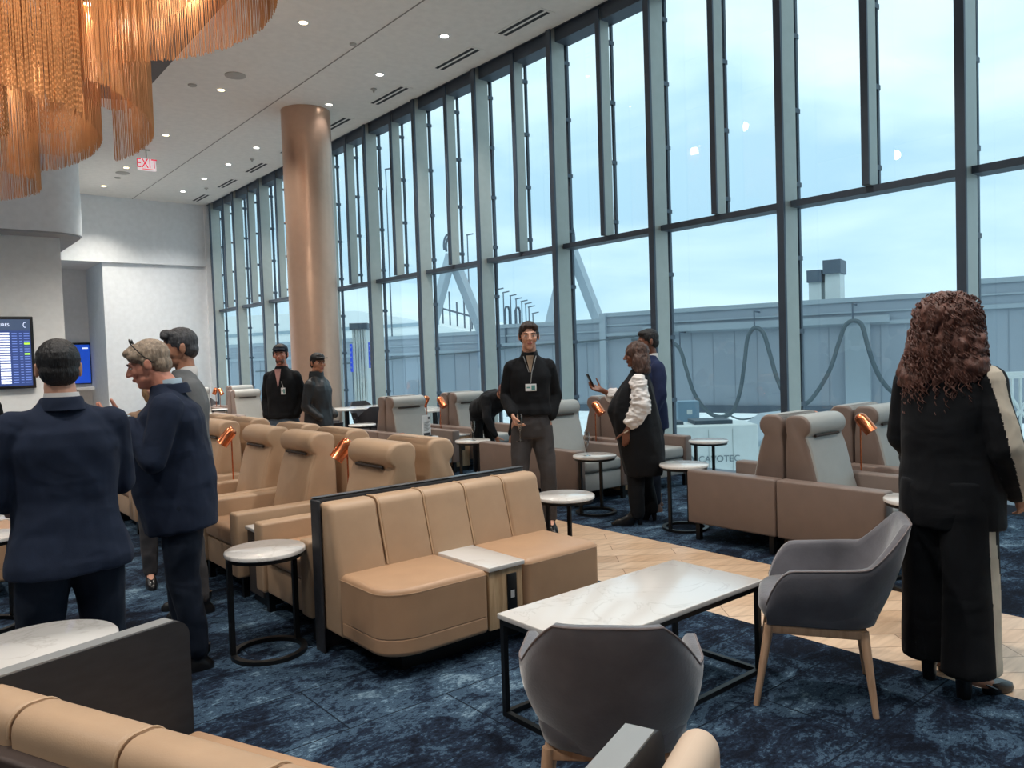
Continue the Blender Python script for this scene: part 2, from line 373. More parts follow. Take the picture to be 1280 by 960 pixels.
# ---------------------------------------------------------------- ceiling fittings
DLW=mat('downlight_glow',(255,244,220),.5,emit=(255,226,170),emit_s=6)
DLC=mat('downlight_cool',(255,250,244),.5,emit=(255,246,232),emit_s=6)
proto={}
def downlight(x,y,warm,label):
    key=warm
    if key not in proto:
        r=empty('downlight',(x,y,ZC),0,label,'ceiling light','recessed downlights')
        b=MB(); b.lathe([(.055,-.002),(.085,-.006),(.088,0),(.055,.0)],24); b.build('trim_ring',WHITEP,r)
        b=MB(); b.lathe([(.056,-.004),(.056,-.001)],20); b.build('diffuser',DLW if warm else DLC,r)
        proto[key]=r; o=r
    else: o=copy_tree(proto[key],(x,y,ZC),0,label)
    l=bpy.data.lights.new('downlight_lamp','SPOT'); l.energy=(300 if warm else 230)*(.06 if abs(y-12.86)<.1 else .3 if abs(y-14.6)<.1 else 1); l.color=(1,.93,.82) if warm else (1,.95,.9); l.spot_size=R(110); l.spot_blend=.8; l.shadow_soft_size=.06
    lo=bpy.data.objects.new('downlight_lamp',l); COL.objects.link(lo); lo.location=(x,y,ZC-.03)
W=['first','second','third','fourth','fifth','sixth','seventh','eighth','ninth','tenth','eleventh','twelfth']
for i,y in enumerate((9.94,13.14,16.29,19.4,21.63)): downlight(4.72,y,True,W[i]+' warm downlight from the near end in the row left of the column')
for i,y in enumerate((9.23,11.06,12.86,14.6,16.25,17.93,19.61,21.31)): downlight(6.53,y,False,W[i]+' white downlight from the near end in the row along the window')
LX=[(2.0,6.),(.2,3.),(.2,10.),(-3,4.),(-3,10.),(2.,1.),(4.7,4.),(4.7,0.),(.5,14.5),(-3.,-1.),(2.9,15.2),(-2.5,15.),(4.3,20.6)]  # spots without fittings, added to brighten the room and far walls
for i,(x,y) in enumerate(LX):
    l=bpy.data.lights.new('room_fill_spot','SPOT'); l.energy=[260,320,700,420,700,240,420,300,1000,420,700,800,160][i]; l.color=(1,.95,.88); l.spot_size=R(120); l.spot_blend=.8; l.shadow_soft_size=.15
    lo=bpy.data.objects.new('room_fill_spot',l); COL.objects.link(lo); lo.location=(x,y,ZC-.05)
SPK=mat('speaker_grey',(176,172,166),.7)
for (x,y,r,lb) in ((4.67,12.35,.16,'large round ceiling speaker left of the bronze column'),(4.26,13.15,.07,'small round sensor on the ceiling behind the speaker'),(4.77,19.95,.15,'round ceiling speaker in the far corner beneath the exit sign'),(4.79,20.51,.07,'small sensor on the ceiling beside the far speaker'),(5.6,10.2,.05,'tiny smoke detector on the ceiling near the top edge')):
    b=MB(); b.lathe([(r,0),(r,-.012),(r*.85,-.02)],28); o=b.build('ceiling_speaker' if r>.1 else 'ceiling_sensor',SPK); o.location=(x,y,ZC)
    tag(o,lb,'speaker' if r>.1 else 'sensor')
for k,(x,y) in enumerate(((6.78,11.7),(6.8,17.2),(6.9,20.6))):
    b=MB(); b.lathe([(.05,0),(.05,-.015),(.02,-.03),(.012,-.06)],16); o=b.build('sprinkler_head',SPK); o.location=(x,y,ZC)
    tag(o,['sprinkler head on the ceiling right of the column','sprinkler head on the ceiling left of the column','sprinkler head on the ceiling nearest the far wall'][k],'sprinkler')
l=bpy.data.lights.new('chandelier_spot','SPOT'); l.energy=420; l.color=(1,.88,.72); l.spot_size=R(70); l.spot_blend=.9; l.shadow_soft_size=.05
lo=bpy.data.objects.new('chandelier_spot',l); COL.objects.link(lo); lo.location=(.2,5.4,ZC-.05); lo.rotation_euler=(V((1.5,9.2,4.9))-lo.location).to_track_quat('-Z','Y').to_euler()
# exit sign
e=empty('exit_sign',(4.68,17.59,5.82),0,'white exit sign with red letters hung from the ceiling','exit sign')
e.rotation_euler=(0,0,R(-4))
EW=mat('sign_white',(236,226,228),.5,emit=(255,235,240),emit_s=.35); ER=mat('sign_red',(200,30,60),.5,emit=(220,20,60),emit_s=.5)
b=MB(); b.rbox(-.18,.18,-.02,.02,-.13,.12,.01); b.build('sign_box',EW,e)
b=MB(); b.cyl((0,0,.12),(0,0,.31),.012); b.box(-.08,.08,-.03,.03,.295,.31); b.build('mount',SPK,e)
text_mesh('lettering','EXIT',.24,ER,e,Mx.Translation((0,-.0215,.01))@Mx.Rotation(R(90),4,'X')@Mx.Scale(.82,4,V((1,0,0)))@Mx.Scale(1.15,4,V((0,1,0))),.002)
b=MB(); b.box(-.09,.14,-.022,-.0205,-.11,-.095); b.build('underline',ER,e,smooth=False)
# ---------------------------------------------------------------- departure board and small screen
def screen_dep():
    r=empty('departure_board',(0,18.86,0),0,'large black framed departures display on the left wall','screen')
    x1=2.57; x0=x1-2.2; z0,z1=1.27,2.63
    b=MB(); b.rbox(x0-.05,x1+.06,-.07,.03,z0-.06,z1+.06,.015); b.build('screen_frame',PLB,r)
    b=MB(); b.box(x0,x1,-.074,-.071,z0,z1); b.build('screen_panel',mat('screen_blue',(40,52,92),.3,emit=(48,66,116),emit_s=.75),r,smooth=False)
    b=MB(); b.box(x0,x1,-.078,-.074,z1-.23,z1); b.build('header',mat('screen_header',(50,62,84),.3,emit=(66,80,104),emit_s=.7),r,smooth=False)
    wt=mat('screen_text',(230,235,250),.4,emit=(200,212,240),emit_s=.8); rowm=mat('screen_row',(90,110,170),.4,emit=(110,132,200),emit_s=.75); gr=mat('screen_green',(170,230,60),.4,emit=(170,225,60),emit_s=.8)
    text_mesh('title','DEPARTURES',.085,wt,r,Mx.Translation((x1-.36,-.079,z1-.115))@Mx.Rotation(R(90),4,'X'),.0005,'RIGHT')
    b=MB(); b.tube([(x1-.09+.028*math.cos(a),-.08,z1-.115+.05*math.sin(a)) for a in [R(t) for t in range(60,310,20)]],.005,6); b.build('clock_icon',wt,r)
    a=MB(); c=MB(); g=MB()
    for i in range(20):
        z=z1-.27-i*.053
        c.box(x1-.55,x1-.37,-.078,-.074,z-.034,z)
        a.box(x1-.33,x1-.24,-.078,-.074,z-.024,z-.010); a.box(x1-.2,x1-.15,-.078,-.074,z-.024,z-.010)
        (g if i in (4,8) else a).box(x1-.12,x1-.02,-.078,-.074,z-(.034 if i in (4,8) else .024),z-(0 if i in (4,8) else .010))
        a.box(x1-.9,x1-.62,-.078,-.074,z-.026,z-.008); a.box(x1-1.35,x1-1.0,-.078,-.074,z-.026,z-.008)
    c.build('time_column',wt,r,smooth=False); a.build('flight_rows',rowm,r,smooth=False); g.build('status_highlight',gr,r,smooth=False)
screen_dep()
r=empty('information_screen',(4.70,24.96,1.74),0,'small blue information screen in the wall recess behind the man','screen')
b=MB(); b.rbox(-.30,.16,-.05,.03,-.60,.58,.012); b.build('screen_frame',PLB,r)
b=MB(); b.box(-.28,.14,-.054,-.051,-.57,.52); b.build('screen_panel',mat('screen_bright_blue',(20,60,170),.3,emit=(26,74,180),emit_s=.6),r,smooth=False)
b=MB(); b.box(-.05,.1,-.058,-.054,.40,.44); b.build('headline',mat('screen_text',(0,0,0)),r,smooth=False)
o=slab('wall_shelf',4.2,4.86,24.6,25.0,.98,1.06,WHITEP,kind='structure')
# ---------------------------------------------------------------- chain chandelier
CH_=empty('chain_chandelier',(1.5,10.5,ZC),0,'huge bronze chandelier of swirling hanging chain curtains','chandelier')
def smooth_curve(pts,step):
    P=[V(p) for p in pts]; out=[]
    for i in range(len(P)-1):
        p0=P[max(i-1,0)]; p1=P[i]; p2=P[i+1]; p3=P[min(i+2,len(P)-1)]
        for k in range(24):
            t=k/24; out.append(.5*((2*p1)+(-p0+p2)*t+(2*p0-5*p1+4*p2-p3)*t*t+(-p0+3*p1-3*p2+p3)*t**3))
    out.append(P[-1]); res=[out[0]]; acc=0
    for i in range(1,len(out)):
        seg=(out[i]-out[i-1]).length
        while acc+seg>=step:
            t=(step-acc)/seg if seg>0 else 1
            q=out[i-1].lerp(out[i],min(1,max(0,t))); res.append(q); out[i-1]=q; seg=(out[i]-q).length; acc=0
        acc+=seg
    return res
def curtain(pix,zb,pitch=.022,link=.05,w=.011,ztop=ZC-.06,zig=.25):
    pts=[atz(px,py,zb) if len(p_)==2 else V(p_) for p_ in pix for px,py in [p_[:2]]]
    crv=smooth_curve([(p.x,p.y,0) for p in pts],pitch); b=MB(); o0=CH_.location
    for i,c in enumerate(crv):
        t=(crv[min(i+1,len(crv)-1)]-crv[max(i-1,0)]).normalized(); nrm=V((-t.y,t.x,0))
        z1=ztop; z0=zb+random.uniform(-.012,.03); n=max(4,int((z1-z0)/link)); rings=[]; am=zig
        jit=random.uniform(-.006,.006); ww=w*random.uniform(.75,1.1)
        for k in range(n+1):
            z=z0+(z1-z0)*k/n; s_=1 if (k+i)%2 else -1
            c2=c+nrm*(jit+s_*.0035*am)+t*s_*.003*am-V((o0.x,o0.y,0)); c2.z=z-o0.z
            rings.append([tuple(c2+t*ww*.5),tuple(c2+nrm*ww*.45),tuple(c2-t*ww*.5),tuple(c2-nrm*ww*.45)])
        b.rings(rings)
    o=b.build('chain_curtain',CHAIN,CH_,smooth=False); o['kind']='stuff'
    rail=MB(); rail.tube([tuple(V((c.x-o0.x,c.y-o0.y,-.045))) for c in crv[::4]+[crv[-1]]],.012,6); rail.build('rail',mat('rail_bronze',(96,66,44),.4,metal=.6),CH_)
curtain([(-60,100),(10,110),(50,122),(80,132),(104,143)],4.2,.026,.028,.021,zig=1.5)
curtain([(-40,176),(0,173),(11,170)],3.9,.026,.028,.021,zig=1.5)
curtain([(30,166),(47,169),(72,168),(91,163)],4.25,.026,.035,.013,zig=1)
curtain([(60,90),(100,97),(126,105),(163,128),(185,150),(192,168),(185,181),(165,195),(143,202)],4.6,.020,.12)
curtain([(-40,210),(0,214),(20,219),(45,227),(51,234),(47,242),(23,248),(0,251),(-40,256)],4.2,.020,.12)
curtain([(20,135),(70,140),(105,150),(122,163),(127,178),(116,193),(94,205),(70,212),(40,217),(10,219)],4.5,.021,.12)
curtain([(40,190),(80,196),(110,186),(122,176)],4.45,.022,.12)
curtain([(110,77),(150,78),(187,77),(230,73),(280,62),(320,42),(340,20),(346,0),(340,-25),(320,-50)],4.95,.018,.12)
curtain([(110,25),(160,26),(190,25),(215,18),(243,0),(260,-25)],5.0,.019,.12)
curtain([(118,70),(140,78),(172,76)],5.0,.019,.12)
curtain([(-30,60),(60,80),(118,128),(152,140),(165,133)],4.75,.022,.12)
b=MB(); p1=atz(190,104,ZC-.05); p2=atz(284,0,ZC-.05); dv=(p2-p1).normalized()
q1=p1-dv*1.0; q2=p2+dv*4
b.prism([(q1.x,q1.y),(q2.x,q2.y),(-2.5,q2.y),(-2.5,q1.y+2)],ZC-.06,ZC-.01,'z'); o=b.build('mounting_panel',mat('dark_bronze_panel',(66,52,46),.5),CH_); o.location=(-CH_.location.x,-CH_.location.y,-ZC)
p=atz(110,4,5.85)
b=MB(); b.lathe([(.02,.06),(.06,.05),(.07,0),(.05,-.01)],20); s_=b.build('spot_housing',PLB,CH_); s_.location=p-CH_.location
b=MB(); b.lathe([(.045,-.014),(.045,-.011)],16); q=b.build('spot_lens',BULB,CH_); q.location=p-CH_.location
for px,py,z,en in ((110,20,5.75,34),(20,60,5.6,34),(240,-30,5.75,26),(60,-120,5.0,26)):
    l=bpy.data.lights.new('chandelier_lamp','POINT'); l.energy=en; l.color=(1,.86,.68); l.shadow_soft_size=.08
    lo=bpy.data.objects.new('chandelier_lamp',l); COL.objects.link(lo); lo.location=atz(px,py,z)
# ================================================================= FURNITURE
def arc(cx,cy,r,a0,a1,n=8): return [(cx+r*math.cos(R(a0+(a1-a0)*k/n)),cy+r*math.sin(R(a0+(a1-a0)*k/n))) for k in range(n+1)]
def back_profile(f=0.,zb=.30):
    # (y,z): front leaning cushion with the head roll; rear upright with a rolled top
    return [(.395,zb),(.395,.80),(.385,.90),(.395,.96)]+arc(.334,.985,.062,10,90,5)+arc(.275-f*.3,.965,.082+f*.2,90,235,9)+[(.235-f,.885),(.20-f,.80),(.14-f,.55),(.10-f,.42),(.09-f,zb)]
def make_recliner(m_shell,m_face,m_seat,label,group):
    r=empty('recliner_armchair',(0,0,0),0,label,'armchair',group)
    for s in (-1,1):
        b=MB(); b.rbox(min(s*.275,s*.40),max(s*.275,s*.40),-.41,.40,.14,.575,.018); b.build('armrest',m_shell,r)
        for y in (-.34,.34): b=MB(); b.box(s*.34-.02,s*.34+.02,y-.02,y+.02,0,.15); b.build('leg',BLACK,r,smooth=False)
    b=MB(); b.rprism(back_profile(0),-.272,.272,'x',.02); b.build('backrest_shell',m_shell,r,ang=40)
    b=MB(); b.rprism([(y,z) for y,z in back_profile(.012,.40) if y<.345 or z>.9][2:]+[(.25,.42)],-.262,.262,'x',.022); 
    bb=b.build('back_cushion',m_face,r,ang=40)
    b=MB(); b.tube([(-.17,.206,.893),(.17,.206,.893)],.011,6); b.build('headrest_seam',mat('seam_dark',(58,50,46),.8),bb)
    b=MB(); b.rbox(-.272,.272,-.40,.16,.33,.46,.035,4); b.build('seat_cushion',m_seat,r)
    b=MB(); b.rbox(-.272,.272,-.385,.3,.14,.325,.012); b.build('seat_base',m_face,r)
    return r
def make_console(m_body,label,group):
    r=empty('side_console',(0,0,0),0,label,'console',group)
    b=MB(); b.rbox(-.118,.118,-.33,.36,.06,.475,.006); b.build('cabinet',m_body,r)
    b=MB(); b.rbox(-.121,.121,-.345,.37,.476,.50,.006); b.build('marble_top',MARBLE,r)
    b=MB(); b.box(-.11,.11,-.3,.33,0,.06); b.build('plinth',BLACK,r,smooth=False)
    b=MB(); b.box(-.03,.03,-.334,-.329,.28,.42); b.build('power_socket',PLB,r,smooth=False)
    return r
def make_lamp(label,group):
    # faces local -Y
    r=empty('copper_table_lamp',(0,0,0),0,label,'lamp',group)
    b=MB(); b.lathe([(.001,0),(.07,0),(.072,.006),(.068,.014),(.012,.018)],32); b.build('base',COPPER,r)
    b=MB(); b.cyl((0,0,.015),(0,0,.44),.0065,n=12); b.build('pole',COPPER,r)
    A=Mx.Translation((0,-.028,.44))@Mx.Rotation(R(-38),4,'X')
    b=MB(); b.T=A; b.lathe([(.004,.082),(.02,.080),(.036,.070),(.045,.055),(.050,.035),(.051,-.085),(.0525,-.087),(.0525,-.091),(.049,-.091)],36); sh=b.build('lamp_shade',COPPER,r,ang=60)
    b=MB(); b.T=A; n=36; prof=[(.0485,-.09),(.0485,.03),(.04,.06),(.01,.07)]
    b.rings([[(q*math.cos(2*math.pi*k/n),q*math.sin(2*math.pi*k/n),z) for k in range(n)] for q,z in prof],cap=False); b.build('shade_lining',COPIN,sh)
    b=MB(); b.T=A; b.lathe([(.004,.04),(.016,.035),(.022,.0),(.022,-.02),(.014,-.034),(.003,-.038)],16); b.build('bulb',BULB,sh)
    return r
def lamp_light(x,y,z,rz):
    l=bpy.data.lights.new('lamp_light','POINT'); l.energy=1.1; l.color=(1,.6,.3); l.shadow_soft_size=.02
    lo=bpy.data.objects.new('lamp_light',l); COL.objects.link(lo)
    A=Mx.Translation((x,y,z))@Mx.Rotation(rz,4,'Z')@Mx.Translation((0,-.028,.44))@Mx.Rotation(R(-38),4,'X'); lo.location=A@V((0,0,-.062))
def make_round_table(label,group,h=.57,rad=.212):
    r=empty('round_side_table',(0,0,0),0,label,'side table',group)
    b=MB(); b.lathe([(rad-.006,h-.026),(rad,h-.021),(rad,h-.005),(rad-.005,h)],56); b.build('marble_top',MARBLE,r,ang=50)
    b=MB(); b.lathe([(rad-.03,h-.045),(rad-.012,h-.045),(rad-.012,h-.027),(rad-.03,h-.027)],48); b.build('top_frame',BLACK,r)
    for a in (-25,205,90) if False else (15,165):
        x,y=(rad-.025)*math.cos(R(a)),(rad-.025)*math.sin(R(a)); b=MB(); b.sbar((x,y,.02),(x,y,h-.03),.026,.026); b.build('leg',BLACK,r,smooth=False)
    b=MB(); n=48; q=rad-.012; q2=rad-.045
    b.rings([[(ra*math.cos(2*math.pi*k/n),ra*math.sin(2*math.pi*k/n),z) for k in range(n)] for ra,z in ((q2,0),(q,0),(q,.022),(q2,.022),(q2,0))],cap=False); b.build('base_ring',BLACK,r,ang=30)
    return r
first={}
def place(key,maker,x,y,rz,label,group=None,z=0):
    if key not in first:
        o=maker(label,group); first[key]=o; o.location=(x,y,z); o.rotation_euler=(0,0,rz); return o
    o=copy_tree(first[key],(x,y,z),rz,label,group); return o
mt=lambda l,g: make_recliner(TAN,TAN,TANS,l,g)
mg=lambda l,g: make_recliner(BROWNL,GREYL,GREYL,l,g)
FX=-math.pi/2   # local -Y front turned to -X
BX=math.pi/2
# tan recliners: front row faces the left wall, back row faces the windows
TY=[4.43,5.54,6.34,7.45,8.25,9.36]
TL=['nearest the beige bench','second from the camera','third from the camera','fourth from the camera','fifth from the camera','farthest from the camera']
for y,l in zip(TY,TL): place('tan',mt,2.22,y,FX,'tan leather recliner facing the left wall, '+l,'tan recliners facing left')
for y,l in zip(TY,TL): place('tan',mt,3.10,y,BX,'tan leather recliner facing the windows, '+['nearest the beige bench','second from the camera','third from the camera','fourth from the camera','fifth from the camera','farthest from the camera'][TY.index(y)],'tan recliners facing the windows')
mc=lambda l,g: make_console(mat('dark_cabinet',(70,62,58),.5),l,g)
mo=lambda l,g: make_console(OAK,l,g)
CY_=[4.985,6.895,8.805]
for i,y in enumerate(CY_):
    w=['near','middle','far'][i]
    place('cons',mc,2.2,y,FX,w+' low console with white top between tan recliners facing left','consoles between the tan recliners')
    place('cons',mc,3.12,y,BX,w+' low console with white top between tan recliners facing the windows','consoles between the tan recliners')
ml=make_lamp
def lamp(x,y,rz,label,group,z=.5,light=True):
    place('lamp',ml,x,y,rz,label,group,z)
    if light: lamp_light(x,y,z,rz)
lamp(2.60,5.06,FX-.35,'large copper lamp in front of the second tan recliner, shade tipped left','lamps on the tan side',z=.50)
lamp(2.42,6.88,FX-.35,'copper lamp beside the navy suited man, shade tipped left','lamps on the tan side')
lamp(3.02,5.0,BX,'copper lamp head peeking above the tan recliner back nearest the bench','lamps on the tan side')
lamp(2.98,6.9,BX,'copper lamp head peeking over the middle tan recliner backs','lamps on the tan side')
lamp(2.98,8.8,BX,'copper lamp head peeking over the farthest tan recliner backs','lamps on the tan side')
# grey recliners in back-to-back pairs along the window
GR=[('by the curly haired woman',5.15,3.24),('behind the man with the glass',5.42,6.45),('behind the menu card',5.31,9.42),('left of the bronze column',5.42,15.7),('farthest from the camera',5.45,18.9)]
for gi,(gl,x0,ys) in enumerate(GR):
    for j,(dx) in enumerate((.40,1.45)):
        for f,(rz,dy) in enumerate(((0,-.405),(math.pi,.405))):
            nm=['aisle side','window side'][j]+', '+['facing the camera','facing away'][f]
            place('grey',mg,x0+dx,ys+dy,rz,'grey recliner '+gl+', '+nm,'grey recliners')
    for f,(rz,dy) in enumerate(((0,-.37),(math.pi,.37))):
        place('oak',mo,x0+.925,ys+dy,rz,'oak console '+gl+', '+['near side','far side'][f],'oak consoles')
        lamp(x0+.925+(.02 if f else -.02),ys+dy*.55,rz+(.25 if f==0 else .1),'copper lamp '+gl+', '+['shade tipped to the camera','shade tipped away'][f],'lamps on the window side')
# round tables
RT=[(1.595,4.10,0,'round white table on black legs beside the left end of the beige bench'),
(3.74,4.02,0.4,'round white table at the right rear corner of the beige bench'),
(5.44,4.31,0.2,'round white table with open ring base in front of the taupe armrest'),
(5.40,5.36,0.2,'round white table holding a glass just left of the woman with white sleeves'),
(5.51,7.50,0.3,'round white table holding a champagne flute left of the man with badge'),
(7.02,5.22,0.1,'round white table close to the window right of the couple'),
(5.12,2.19,0.6,'round white table half hidden by the curly haired woman'),
(5.35,8.37,0.1,'round white table carrying the menu card'),
(5.85,10.85,0.1,'round white table beside the dark lounge chair near the column'),
(6.05,14.55,0.2,'round white table in front of the far grey recliner left of the men'),
(6.05,17.75,0.2,'farthest round white table left of the copper lamps'),
(.46,5.74,0.3,'round white table at the left picture edge')]
for x,y,a,l in RT: place('rt',make_round_table,x,y,a,l,'small round marble tables')
tw=make_round_table('wide round marble table behind the dark divider in the lower left corner','small round marble tables',.62,.235); tw.location=(.42,3.15,0); tw.rotation_euler=(0,0,.9)
# menu card
r=empty('menu_card',(5.42,8.36,.57),R(20),'white printed menu card standing on the round table','menu card')
WP=mat('paper_white',(232,234,236),.6); INK=mat('ink',(70,72,76),.7)
b=MB(); b.rbox(-.085,.085,-.003,.003,0,.27,.002); b.build('card',WP,r,smooth=False)
b=MB(); b.box(.03,.07,-.005,-.0035,.215,.245); b.box(-.07,.07,-.005,-.0035,.01,.045)
for i in range(9): b.box(-.06,.02+.04*((i*37)%3)/2,-.0045,-.0035,.07+i*.014,.0745+i*.014)
b.build('printing',INK,r,smooth=False)
b=MB(); b.box(-.09,.09,-.03,.03,0,.006); b.build('stand',BLACK,r,smooth=False)
# champagne flutes
def clear_mat():
    m=bpy.data.materials.new('clear_glass'); m.use_nodes=True; nt=m.node_tree; N=nt.nodes; L=nt.links
    for n in list(N): N.remove(n)
    out=N.new('ShaderNodeOutputMaterial'); t=N.new('ShaderNodeBsdfTransparent'); t.inputs[0].default_value=(.88,.91,.92,1); g=N.new('ShaderNodeBsdfGlossy'); g.inputs['Roughness'].default_value=.03
    fr=N.new('ShaderNodeLayerWeight'); fr.inputs[0].default_value=.45; mx=N.new('ShaderNodeMixShader'); L.new(fr.outputs['Facing'],mx.inputs[0]); L.new(t.outputs[0],mx.inputs[1]); L.new(g.outputs[0],mx.inputs[2]); L.new(mx.outputs[0],out.inputs[0]); return m
CLEAR=clear_mat()
def flute(l,g):
    r=empty('champagne_flute',(0,0,0),0,l,'glass',g)
    b=MB(); b.lathe([(.001,0),(.034,0),(.034,.003),(.006,.007),(.004,.012),(.004,.09),(.010,.10)],24); b.build('stem_and_foot',CLEAR,r)
    b=MB(); b.lathe([(.004,.09),(.013,.105),(.022,.14),(.026,.18),(.024,.235),(.0235,.235),(.0225,.235),(.0245,.18),(.020,.14),(.010,.11)],24); b.build('bowl',CLEAR,r)
    return r
place('fl',flute,5.46,7.42,0,'champagne flute standing on the table left of the man with badge','champagne flutes',.57)
place('fl',flute,5.30,5.36,0,'champagne flute standing on the table left of the woman with white sleeves','champagne flutes',.57)
# ---------------------------------------------------------------- beige bench with console
def make_bench(label,mirror=False):
    r=empty('banquette_bench',(0,0,0),0,label,'bench')
    # local: x 0..1.5, front at y 0, backrest towards +y
    def seat(x0,x1,rl,nm,rr=.03):
        b=MB(); zb,zt=.12,.455; rs=[]
        def ring(z,ins):
            pts=[]
            for cx,cy,a0,q in ((x1-.03,.55,0,.03),(x0+.03,.55,90,.03),(x0+rl,rl*.8,180,rl),(x1-rr,rr,270,rr)):
                for k in range(9):
                    a=R(a0+90*k/8); qq=max(q-ins,.002); ey=.8 if q==rl and rl>.1 else 1
                    pts.append((cx+qq*math.cos(a),cy+qq*ey*math.sin(a),z))
            return pts
        for z,i in ((zb,.02),(zb+.006,.008),(zb+.02,.0),(zb+.026,.0),(.200,.0),(.204,.0),(.207,.003),(.210,.0),(.214,.0),(zt-.042,.0),(zt-.035,.0),(zt-.018,.005),(zt-.006,.015),(zt,.035)): rs.append(ring(z,i))
        b.rings(rs); s=b.build('seat',TANS,r,ang=50)
        b=MB(); pts=ring(zt-.026,-.002); b.tube(pts+[pts[0]],.0015,6); b.build('piping',TAN,s)
        return s
    seat(.0,.605,.20,'seat'); seat(.855,1.44,.05,'seat',.05)
    b=MB(); b.rbox(.615,.845,.012,.55,.12,.435,.004); cb=b.build('console_cabinet',OAK,r)
    b=MB(); b.rbox(.608,.852,-.005,.57,.436,.460,.004); b.build('marble_top',MARBLE,r)
    b=MB(); b.rbox(.735,.80,.004,.014,.20,.40,.003); k=b.build('power_socket',PLB,cb)
    b=MB(); b.box(.755,.78,.002,.005,.27,.31); b.build('usb_port',mat('port_grey',(190,190,192),.4),k,smooth=False)
    # backrest: five upholstered channels, leaning
    prof=[(.52,.30),(.50,.42)]+[(.60,.78)]+arc(.655,.785,.055,175,90,6)+arc(.70,.80,.04,90,0,4)+[(.74,.15),(.56,.15)]
    prof=[(.46,.12),(.47,.46),(.545,.74)]+arc(.605,.755,.058,165,90,6)+arc(.66,.775,.038,90,0,4)+[(.698,.12)]
    n=5; x0,x1=-.01,1.455; wd=(x1-x0)/n
    for k in range(n):
        b=MB(); b.rprism(prof,x0+k*wd+.002,x0+(k+1)*wd-.002,'x',.03 if k in(0,n-1) else .014,4)
        q=b.build('back_panel',TAN,r,ang=60)
        if k<n-1:
            xs=x0+(k+1)*wd; b=MB(); b.tube([(xs,y+.001,z) for y,z in prof[1:12]],.0042,6); b.build('piping',TANSEAM,q)
    b=MB(); b.rbox(-.03,1.46,.70,.74,.0,.832,.02); fr=b.build('back_frame',BLACKP,r)
    b=MB(); b.rbox(-.03,-.013,.64,.74,.0,.825,.012); b.build('side_frame',BLACKP,r)
    b=MB(); b.rbox(-.025,1.455,.699,.741,.830,.835,.002); b.build('frame_edge',mat('satin_edge',(84,90,96),.28),r)
    b=MB(); b.box(.16,1.34,.16,.68,0,.125); b.build('plinth',BLACK,r,smooth=False)
    return r
bench=make_bench('tan two seat banquette bench with white console in the centre'); bench.location=(1.83,3.22,0)
b2=copy_tree(bench,(.56,5.42,0),R(90),'tan banquette bench cut off by the left picture edge')
b2.location=(.76,6.36,0)
# ---------------------------------------------------------------- foreground bench with dividers (turned about 20 degrees)
pa=atz(0,862,.79); pb=atz(330,955,.79)
du=(pb-pa).normalized(); ang=math.atan2(du.y,du.x)   # along the backrest, towards the right
r=empty('divider_bench',(pa.x,pa.y,0),ang,'tan bench back with black divider panels in the lower left corner','bench')
# local x along the backrest, +y towards the seat
prof=[(-.06,.30),(-.06,.72)]+arc(-.01,.732,.05,180,90,5)+arc(.02,.722,.058,90,10,6)+[(.13,.46),(.15,.30)]
off=-.62
XE=min((Mx.Rotation(-ang,4,'Z')@(atz(*q,.79)-V((pa.x,pa.y,0)))).x for q in ((787,893),(735,960)))-.03
print('XE',XE)
for k in range(6):
    x0=off+k*.375
    if x0>XE-.2: break
    b=MB(); b.rprism(prof,x0+.002,x0+.373,'x',.016,4); q=b.build('back_panel',TAN,r,ang=60)
    b=MB(); b.tube([(x0+.375,y+.0,z) for y,z in prof[1:14]],.0035,6); b.build('piping',TANSEAM,q)
b=MB(); b.rbox(off-.1,XE,-.10,-.03,0,.70,.008); b.build('back_frame',mat('dark_brown_laminate',(62,50,46),.5,noise_amt=.1),r)
b=MB(); b.rbox(.02,XE,.12,.56,.30,.455,.035,4); b.build('seat_cushion',TANS,r)
b=MB(); b.rbox(.02,XE,.13,.55,.10,.30,.01); b.build('seat_base',TANS,r)
def local(p): return Mx.Rotation(-ang,4,'Z')@(V((p.x-pa.x,p.y-pa.y,p.z)))
def divider(e0,e1,z,th,nm,par):
    # e0 near end, e1 far end of the outer top edge (world points)
    a,b_=local(e0),local(e1); t=(b_-a); t.z=0; t.normalize(); nrm=V((-t.y,t.x,0))
    m=MB(); P=lambda q,s: a+t*q+nrm*s
    L_=(b_-a).length; zr=.05; out=[(0,.0),(L_-.0,.0)]+[(L_-zr+zr*math.cos(R(t_)),z-zr+zr*math.sin(R(t_))) for t_ in range(0,91,15)]+[(0,z)]
    ringa=[tuple(P(q,0)[:2])+(zz,) for q,zz in out]; ringb=[tuple(P(q,th)[:2])+(zz,) for q,zz in out]
    m.rings([ringa,ringb]); o=m.build('divider_panel',BLACKP,par,ang=30)
    m=MB(); out2=[(0,z+.001),(L_-zr,z+.001),(L_-zr,z+.006),(0,z+.006)]
    m.rings([[tuple(P(q,.002)[:2])+(zz,) for q,zz in out2],[tuple(P(q,th-.002)[:2])+(zz,) for q,zz in out2]]); m.build('metal_edge',TRIMTOP,o,ang=30)
    return o
e1=atz(236,772,.79); e0=atz(0,848,.79); d=(e0-e1).normalized(); divider(e1+d*.95,e1,.79,.055,'d',r)
r2=empty('divider_bench',(0,0,0),0,'end of a divider panel and tan cushion at the bottom edge','bench'); r2.location=(pa.x,pa.y,0); r2.rotation_euler=(0,0,ang)
e1=atz(830,903,.79); e0=atz(778,968,.79); d=(e0-e1).normalized(); o=divider(e1+d*.55,e1,.79,.068,'d',r2)
c0=local(atz(822,948,.79)); c1=local(atz(842,916,.79))
t=(c1-c0).normalized(); nn=V((t.y,-t.x,0))
m=MB(); m.T=Mx.Translation((c1.x,c1.y,0))@Mx.Rotation(math.atan2(t.y,t.x),4,'Z')
